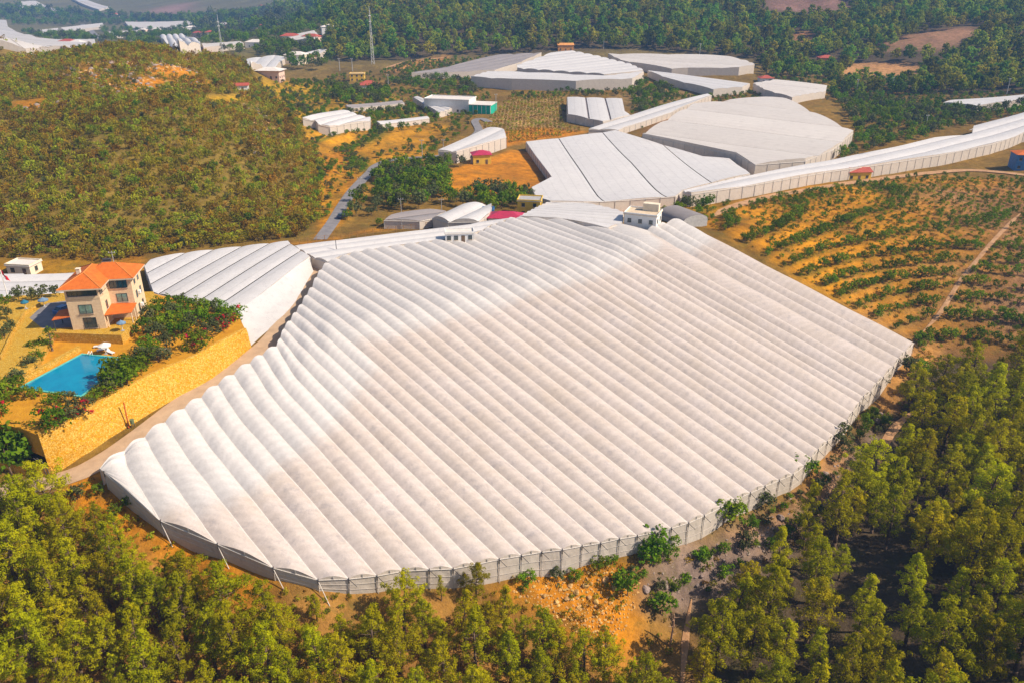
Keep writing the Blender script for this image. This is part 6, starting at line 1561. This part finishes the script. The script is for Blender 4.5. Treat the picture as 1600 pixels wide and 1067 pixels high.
def car(p, rz, paint, label):
    r = empty('car', (float(p[0]), float(p[1]), float(p[2])), rz); tag(r, label, 'car')
    prof = [(-2.1,.35),(2.1,.35),(2.15,.75),(1.9,.95),(1.0,1.02),(0.45,1.5),(-1.1,1.52),(-1.8,1.02),(-2.1,.95)]
    n = len(prof); V = [(x, -.82 if z < 1.1 else -.68, z) for x, z in prof] + [(x, .82 if z < 1.1 else .68, z) for x, z in prof]
    F = [tuple(range(n)), tuple(range(n, 2 * n))[::-1]] + [(i, n + i, n + (i + 1) % n, (i + 1) % n) for i in range(n)]
    link('body', mesh_np('body', np.array(V), F, paint), r)
    for sx, a, b in ((1, (1.02, 1.06), (0.50, 1.46)), (-1, (-1.78, 1.06), (-1.14, 1.48))):
        MB().add([(a[0]+.02*sx,-.70,a[1]),(a[0]+.02*sx,.70,a[1]),(b[0]+.02*sx,.62,b[1]),(b[0]+.02*sx,-.62,b[1])], [(0,1,2,3)]).build('windscreen', M_GLASS, r)
    for y, s_ in ((-.80, -1), (.80, 1)):
        MB().add([(-1.55,y,1.08),(.8,y,1.08),(.38,y-.1*s_,1.44),(-1.05,y-.1*s_,1.46)], [(0,1,2,3)]).build('side_window', M_GLASS, r)
    for x in (-1.3, 1.35):
        for y in (-.8, .8):
            w_ = MB().bar((x, y - .1, .33), (x, y + .1, .33), .33, 14).build('wheel', M_DARKPOST, r)
    for y in (-.55, .55): MB().box(2.1, 2.17, y - .18, y + .18, .66, .8).build('headlight', M_WHITE, r)
M_CARB = mat('blue_car_paint', (0.05, 0.13, 0.32), 0.3, spec=0.6); M_CARW = mat('white_car_paint', (0.62, 0.62, 0.65), 0.3, spec=0.6); M_CARD = mat('dark_car_paint', (0.06, 0.07, 0.12), 0.3, spec=0.6)
car(atz(101, 488, -64.5) + np.array([0, 0, 0.01]), 1.2, M_CARB, 'blue car parked in the shade beside the villa porch')
pv_ = hit(536, 342); car(np.array([pv_[0], pv_[1], float(gz(pv_[0], pv_[1])) + 0.12]), 1.1, M_CARD, 'dark car driving on the valley road')

def pole(px, py, hgt, label, arm=True, name='utility_pole', cat='pole', z=None, mat_=None):
    p = hit(px, py) if z is None else atz(px, py, z)
    g = float(gz(p[0], p[1])) if z is None else p[2]
    d = math.hypot(p[0], p[1]); t = max(0.12, d * 0.00045)
    r = empty(name, (float(p[0]), float(p[1]), g)); tag(r, label, cat)
    MB().bar((0, 0, -0.3), (0, 0, hgt), t, 6, t * 0.7).build('shaft', mat_ or M_GREYP, r)
    if arm:
        MB().bar((-0.9, 0, hgt - 0.5), (0.9, 0, hgt - 0.5), t * 0.6, 5).build('crossarm', M_GREYP, r)
        for x in (-0.75, 0, 0.75): MB().bar((x, 0, hgt - 0.45), (x, 0, hgt - 0.15), t * 0.45, 5).build('insulator', M_WHITE, r)
    return r
POLES = [(550,329,6,'grey utility pole left of the valley road bend'),(564,304,6,'grey utility pole farther up the valley road'),(627,332,5,'pale pole left of the grey netted greenhouse'),(690,328,4,'pale pole above the scalloped greenhouse'),(660,248,8,'tall pole left of the white box greenhouse'),(693,240,6,'pole at the left corner of the white box greenhouse'),(531,112,9,'pole left of the yellow house on the mid slope'),(551,113,9,'pole just behind the yellow house on the mid slope'),(607,138,8,'pole right of the dark red roofed house'),(775,176,10,'pole right of the green netted building'),(1337,150,10,'pole in the valley behind the cream greenhouse'),(1392,148,10,'second pole along the valley behind the ribbon greenhouse'),(1572,150,10,'pole behind the greenhouse at the right edge'),(943,78,9,'pole at the forest edge right of the knoll top'),(1093,86,9,'pole at the forest edge behind the cream greenhouse'),(180,420,5,'thin pole behind the villa roof'),(1445,205,8,'pole beside the bend of the ribbon greenhouse')]
for x, y, hh, lab in POLES: pole(x, y, hh, lab)
pole(527, 404, 5.0, 'thin dark pole at the left far corner of the main greenhouse roof', False, z=-68.6, mat_=M_DARKPOST)
pole(24, 778, 2.6, 'short dark post by the road at the lower left', False, 'road_post', 'post', mat_=M_DARKPOST); pole(49, 757, 2.2, 'short dark post on the inner bend of the road', False, 'road_post', 'post', mat_=M_DARKPOST)

# flag on its pole
fl = pole(14, 470, 7.0, 'flagpole with a hanging red flag left of the villa', False, 'flagpole', 'flagpole', z=-65.0, mat_=M_WHITE)
M_FLAG = mat('red_flag', (0.55, 0.01, 0.03), 0.7, var=0.15, nscale=2)
V = []; nfl = 7
for i in range(nfl + 1):
    t = i / nfl
    for s_ in (0, 1): V.append((0.1 + 0.95 * t + 0.35 * s_ * t, 0.18 * math.sin(t * 7 + s_), 6.9 - 1.5 * t - 1.15 * s_ + 0.12 * math.sin(t * 9)))
fo = link('flag', mesh_np('flag', np.array(V), [(2 * i, 2 * i + 1, 2 * i + 3, 2 * i + 2) for i in range(nfl)], M_FLAG, True), fl)
# white crescent and star on the cloth
def emblem():
    mb = MB(); base = np.array([0.62, 0.0, 5.35])
    n = 14; out = []
    for i in range(n + 1):
        a = math.radians(50 + 260 * i / n); out.append((0.24 * math.cos(a), 0.24 * math.sin(a)))
    inn = []
    for i in range(n + 1):
        a = math.radians(310 - 260 * i / n); inn.append((0.06 + 0.19 * math.cos(a) * 1.0, 0.19 * math.sin(a)))
    for y in (-0.30, 0.30):
        V = [(base[0] + x, y, base[2] + z) for x, z in out] + [(base[0] + x, y, base[2] + z) for x, z in inn[::-1]]
        mb.add(V, [(i, i + 1, n + 2 + i, n + 1 + i) for i in range(n)])
        st = []
        for i in range(10):
            a = math.radians(36 * i + 90); q = 0.12 if i % 2 == 0 else 0.05; st.append((base[0] + 0.27 + q * math.cos(a), y, base[2] + q * math.sin(a)))
        mb.add(st, [tuple(range(10))])
    return mb
emblem().build('emblem', M_WHITE, fo)

# lattice masts
def mast(px, py, hgt, wd, label):
    p = hit(px, py); r = empty('lattice_mast', (float(p[0]), float(p[1]), float(gz(p[0], p[1])) - 0.3)); tag(r, label, 'mast')
    n = int(hgt / 2.6); t = 0.09 if hgt > 30 else 0.06
    def cr(i): 
        f = i / n; w_ = wd * (1 - 0.85 * f); return [(-w_, -w_, hgt * f), (w_, -w_, hgt * f), (w_, w_, hgt * f), (-w_, w_, hgt * f)]
    for k in range(4):
        MB().bar(cr(0)[k], cr(n)[k], t, 4).build('leg', M_POST, r)
    for i in range(n):
        a, b = cr(i), cr(i + 1); mb = MB()
        for k in range(4):
            mb.bar(a[k], b[(k + 1) % 4], t * 0.55, 4); mb.bar(b[k], b[(k + 1) % 4], t * 0.55, 4)
        o = mb.build('lattice', M_WHITE if i % 3 else M_POST, r)
    MB().bar((0, 0, hgt), (0, 0, hgt + 3), 0.1, 5).build('aerial', M_WHITE, r)
    for zz in (0.8, 0.9): MB().bar((-0.9, -0.3, hgt * zz), (0.9, -0.3, hgt * zz), 0.3, 8).build('antenna', M_WHITE, r)
mast(583, 103, 39, 1.1, 'tall lattice telecom mast at the foot of the far forest')
mast(349, 92, 30, 0.8, 'thin lattice mast on the hill beyond the crest')

# wire fence behind the long narrow greenhouse
fpts = smooth_line(hits([(428,388),(480,380),(540,372),(600,364),(660,357),(735,347)], 0)[:, :2], 1.0)
seg = np.r_[0, np.cumsum(np.linalg.norm(np.diff(fpts, axis=0), axis=1))]
froot = empty('wire_fence', (float(fpts[0][0]), float(fpts[0][1]), float(gz(*fpts[0])))); tag(froot, 'rusty post and wire fence along the back of the narrow greenhouse', 'fence')
M_RUST = mat('rusty_post', (0.30, 0.15, 0.05), 0.9, var=0.3, nscale=3)
tops = []
for s_ in np.arange(0, seg[-1], 2.4):
    x, y = np.interp(s_, seg, fpts[:, 0]), np.interp(s_, seg, fpts[:, 1]); g = float(gz(x, y))
    tops.append((x, y, g)); wbars('post', [((x, y, g - .2), (x, y, g + 1.9))], 0.07, M_RUST, froot, 4)
for hgt in (0.7, 1.25, 1.8): wbars('wire', [((a[0], a[1], a[2] + hgt), (b[0], b[1], b[2] + hgt)) for a, b in zip(tops[:-1], tops[1:])], 0.03, M_RUST, froot, 3)

# rubble and boulders on the banks below the greenhouse
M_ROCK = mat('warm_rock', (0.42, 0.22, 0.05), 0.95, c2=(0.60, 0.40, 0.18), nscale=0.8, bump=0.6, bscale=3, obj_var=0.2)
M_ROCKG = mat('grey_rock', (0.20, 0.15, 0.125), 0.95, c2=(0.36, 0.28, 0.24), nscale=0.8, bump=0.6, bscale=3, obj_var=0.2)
def rock_mesh(seed, m_):
    bm = bmesh.new(); bmesh.ops.create_icosphere(bm, subdivisions=2, radius=0.5); q = np.random.default_rng(seed)
    f = q.uniform(0.7, 1.3, 3); ph = q.uniform(0, 6, 6)
    for v in bm.verts:
        c = v.co; k = 1 + 0.18 * math.sin(5 * c.x + ph[0]) + 0.16 * math.sin(6 * c.y + ph[1]) + 0.14 * math.sin(7 * c.z + ph[2]); v.co = Vector((c.x * f[0] * k, c.y * f[1] * k, c.z * f[2] * 0.75 * k))
    me = bpy.data.meshes.new('boulder'); bm.to_mesh(me); bm.free(); me.materials.append(m_); return me
RK = [rock_mesh(i, M_ROCK) for i in range(4)] + [rock_mesh(10 + i, M_ROCKG) for i in range(4)]
rk_ref = {}
def boulders(pxs, warm, label, group):
    for i, (x, y, s_) in enumerate(pxs):
        p = hit(x, y); o = bpy.data.objects.new('boulder', RK[(i % 4) + (0 if warm else 4)]); COL.objects.link(o)
        o.location = (p[0], p[1], float(gz(p[0], p[1])) + 0.05); o.scale = (s_, s_ * 1.1, s_); o.rotation_euler = (rg.uniform(0, 1), rg.uniform(0, 1), rg.uniform(0, 6)); tag(o, label, 'boulder', group)
        rk_ref.setdefault((i % 4) + (0 if warm else 4), o)
boulders([(900,925,1.2),(885,935,1.0),(915,915,1.1),(870,940,0.9),(945,905,1.2),(960,915,1.0),(850,930,0.9),(930,940,1.0),(975,900,1.1),(905,950,0.9),(890,915,0.9),(920,935,1.0)], True, 'sunlit orange boulder on the rubble bank below the near wall', 'boulders of the sunlit rubble bank')
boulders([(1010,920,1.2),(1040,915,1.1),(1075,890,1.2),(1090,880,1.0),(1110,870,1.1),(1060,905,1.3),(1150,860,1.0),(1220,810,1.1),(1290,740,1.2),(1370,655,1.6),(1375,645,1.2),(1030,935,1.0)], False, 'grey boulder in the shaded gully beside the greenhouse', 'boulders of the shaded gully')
BANK = hits([(800,925),(850,893),(950,882),(1000,900),(995,935),(975,985),(940,1010),(900,985),(850,955)]); BANK2 = hits([(1000,890),(1090,860),(1170,830),(1290,740),(1330,690),(1370,640),(1385,660),(1300,790),(1200,865),(1090,930),(1010,940)]); BANK3 = hits([(1200,835),(1260,770),(1310,705),(1325,730),(1260,800)])
stuff_points('bank_rubble', free(scatter(BANK, 0.42, rg, 16000, dens=lambda x, y: np.clip(0.5 + 1.4 * fbm(x, y, 6, 2, 8), 0.05, 1)), 0.3), [rk_ref[i] for i in range(4)], 0.2, 0.62, 'loose orange rubble covering the sunlit bank', 'rubble', rg, sink=0.05)
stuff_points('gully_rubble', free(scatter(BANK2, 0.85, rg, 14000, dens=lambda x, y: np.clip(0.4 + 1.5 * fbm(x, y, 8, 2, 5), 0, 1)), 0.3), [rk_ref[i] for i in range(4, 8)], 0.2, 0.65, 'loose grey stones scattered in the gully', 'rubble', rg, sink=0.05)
stuff_points('hill_rocks', HILLR, [rk_ref[i] for i in range(8)], 0.8, 2.6, 'pale rock outcrops showing through the hill scrub', 'rocks', rg, sink=0.2)
gb = free(scatter(BANK2, 2.7, rg, 1500), 0.8)
for i, p in enumerate(gb):
    plant(BROAD, i, 'gully_bush', (p[0], p[1], float(gz(*p)) - 0.1), rg.uniform(0.22, 0.6), rg.uniform(0, 6.28), 'dark bush among the stones of the shaded gully', 'bush', 'bushes of the shaded gully')
# low weeds on the open banks
WEED = [hits(q) for q in ([(110,770),(165,745),(260,830),(430,910),(560,930),(780,905),(1000,860),(1000,900),(950,980),(1000,1100),(300,1100),(-60,1000),(-60,820)], [(1000,885),(1170,835),(1300,745),(1400,600),(1440,545),(1480,560),(1400,740),(1250,880),(1090,1000),(1090,1200),(1040,1200)])]
wp = np.vstack([free(scatter(WEED[0], 1.1, rg, 20000, dens=lambda x, y: np.clip(0.3 + 1.6 * fbm(x, y, 10, 3, 15), 0, 1)), 0.5), free(scatter(WEED[1], 1.2, rg, 14000, dens=lambda x, y: np.clip(0.35 + 1.6 * fbm(x, y, 10, 3, 25), 0, 1)), 0.5)])
stuff_points('bank_weeds', wp, [crown_ref[('s', i)] for i in range(5)], 0.18, 0.5, 'dry weeds and low scrub on the banks round the greenhouse', 'weeds', rg)

# dead trunk in the gully
p = hit(1047, 1008); r = empty('dead_tree', (float(p[0]), float(p[1]), float(gz(p[0], p[1])) - 0.2), 0.4); tag(r, 'bare reddish dead tree trunk standing beside the gully path', 'dead tree')
mb = MB(); limb(mb, [(0,0,0),(0.1,0,2),(0.25,0.05,4),(0.3,0.1,5.6),(0.22,0.1,6.6)], 0.22, 0.06, 7); mb.build('trunk', M_DEADW, r)
for i in range(9):
    a = i * 2.3; z = 2.4 + i * 0.45; MB().bar((0.2, 0, z), (0.2 + 0.8 * math.cos(a), 0.8 * math.sin(a), z + 0.15), 0.05, 5, 0.02).build('branch_stub', M_DEADW, r)

# red pipe and bins against the stone wall
p = atz(203, 673, -72.0); d_ = wl[len(wl) // 3 + 1, :2] - wl[len(wl) // 3, :2]
r = empty('drain_pipe', (float(p[0]), float(p[1]), float(gz(p[0], p[1]))), 0); tag(r, 'red pipe running down the stone retaining wall', 'pipe')
MB().bar((0, 0.0, -0.2), (-0.35, 0.75, 4.6), 0.11, 8).build('pipe', mat('red_pipe', (0.45, 0.09, 0.02), 0.6), r); MB().bar((0, 0.0, 0.3), (0.0, -0.25, 0.2), 0.12, 8).build('outlet', MATS['red_pipe'], r)
p = atz(208, 671, -72.0); r = empty('rubbish_bin', (float(p[0]) + 0.3, float(p[1]) - 0.3, float(gz(p[0], p[1])) + 0.08), 0.5); tag(r, 'small green bin on a metal stand beside the red pipe', 'bin')
MB().bar((0, 0, 0.7), (0, 0, 1.5), 0.32, 10, 0.38).build('bin', mat('olive_bin', (0.12, 0.16, 0.08), 0.6), r)
for x in (-.28, .28):
    for y in (-.28, .28): MB().bar((x, y, 0), (x * .8, y * .8, 0.75), 0.035, 4).build('leg', M_DARKPOST, r)
# dark cables down the wall end
mb_ = [wl[0], wl[1]]
p = wl[0]; r = empty('cable', (float(p[0]), float(p[1]), float(gz(p[0], p[1])))); tag(r, 'dark cables hanging down the left end of the stone wall', 'cable')
for s_ in (0.0, 0.5):
    pts = [(-0.5 + s_, -0.35, -0.1), (-0.8 + s_, -0.1, 1.4), (-1.4 + s_, 0.1, 2.6), (-2.2 + s_, 0.2, 3.2)]
    q = MB(); limb(q, pts, 0.06, 0.06, 5); q.build('strand', M_DARKPOST, r)
# grey round roofed shed behind the far right corner
p = hit(1066, 345); r = empty('shed', (float(p[0]), float(p[1]), float(gz(p[0], p[1]))), 0.5); tag(r, 'grey round roofed shed behind the far right corner of the main greenhouse', 'shed')
V = []; n = 10
for y in (-6, 6):
    for i in range(n + 1):
        a = math.pi * i / n; V.append((5 * math.cos(a), y, 1.6 + 2.0 * math.sin(a)))
link('roof', mesh_np('roof', np.array(V), [(i, i + 1, n + 2 + i, n + 1 + i) for i in range(n)], M_FILMG, True), r)
MB().box(-4.95, 4.95, -5.9, 5.9, -0.6, 1.6).build('wall', M_GREYP, r)
link('end_panel', mesh_np('end_panel', np.array([(V[i][0], -5.95, V[i][2]) for i in range(n + 1)]), [tuple(range(n + 1))], M_GREYP, False), r)

# ------------------------------------------------------------------ haze
zlo = float(ZZ.min()) - 1.0
zhi = max(float(ZZ.max()) + 25.0, CAM_Z + 5.0)
mb = MB(); mb.box(-2700, 2700, -200, 3500, zlo, zhi)
hz = mb.build('haze', None)
hz.data.materials.clear()
hm = bpy.data.materials.new('haze_air'); hm.use_nodes = True
t = hm.node_tree; t.nodes.remove(t.nodes['Principled BSDF']); pvn = t.nodes.new('ShaderNodeVolumePrincipled')
pvn.inputs['Color'].default_value = (0.24, 0.50, 1.0, 1); pvn.inputs['Density'].default_value = 0.00019; pvn.inputs['Anisotropy'].default_value = 0.0
t.links.new(pvn.outputs[0], t.nodes['Material Output'].inputs['Volume'])
hz.data.materials.append(hm)
tag(hz, 'pale blue haze filling the valley air', 'haze', kind='stuff')
sc.cycles.volume_max_steps = 64
sc.cycles.max_bounces = 8
sc.cycles.transparent_max_bounces = 8
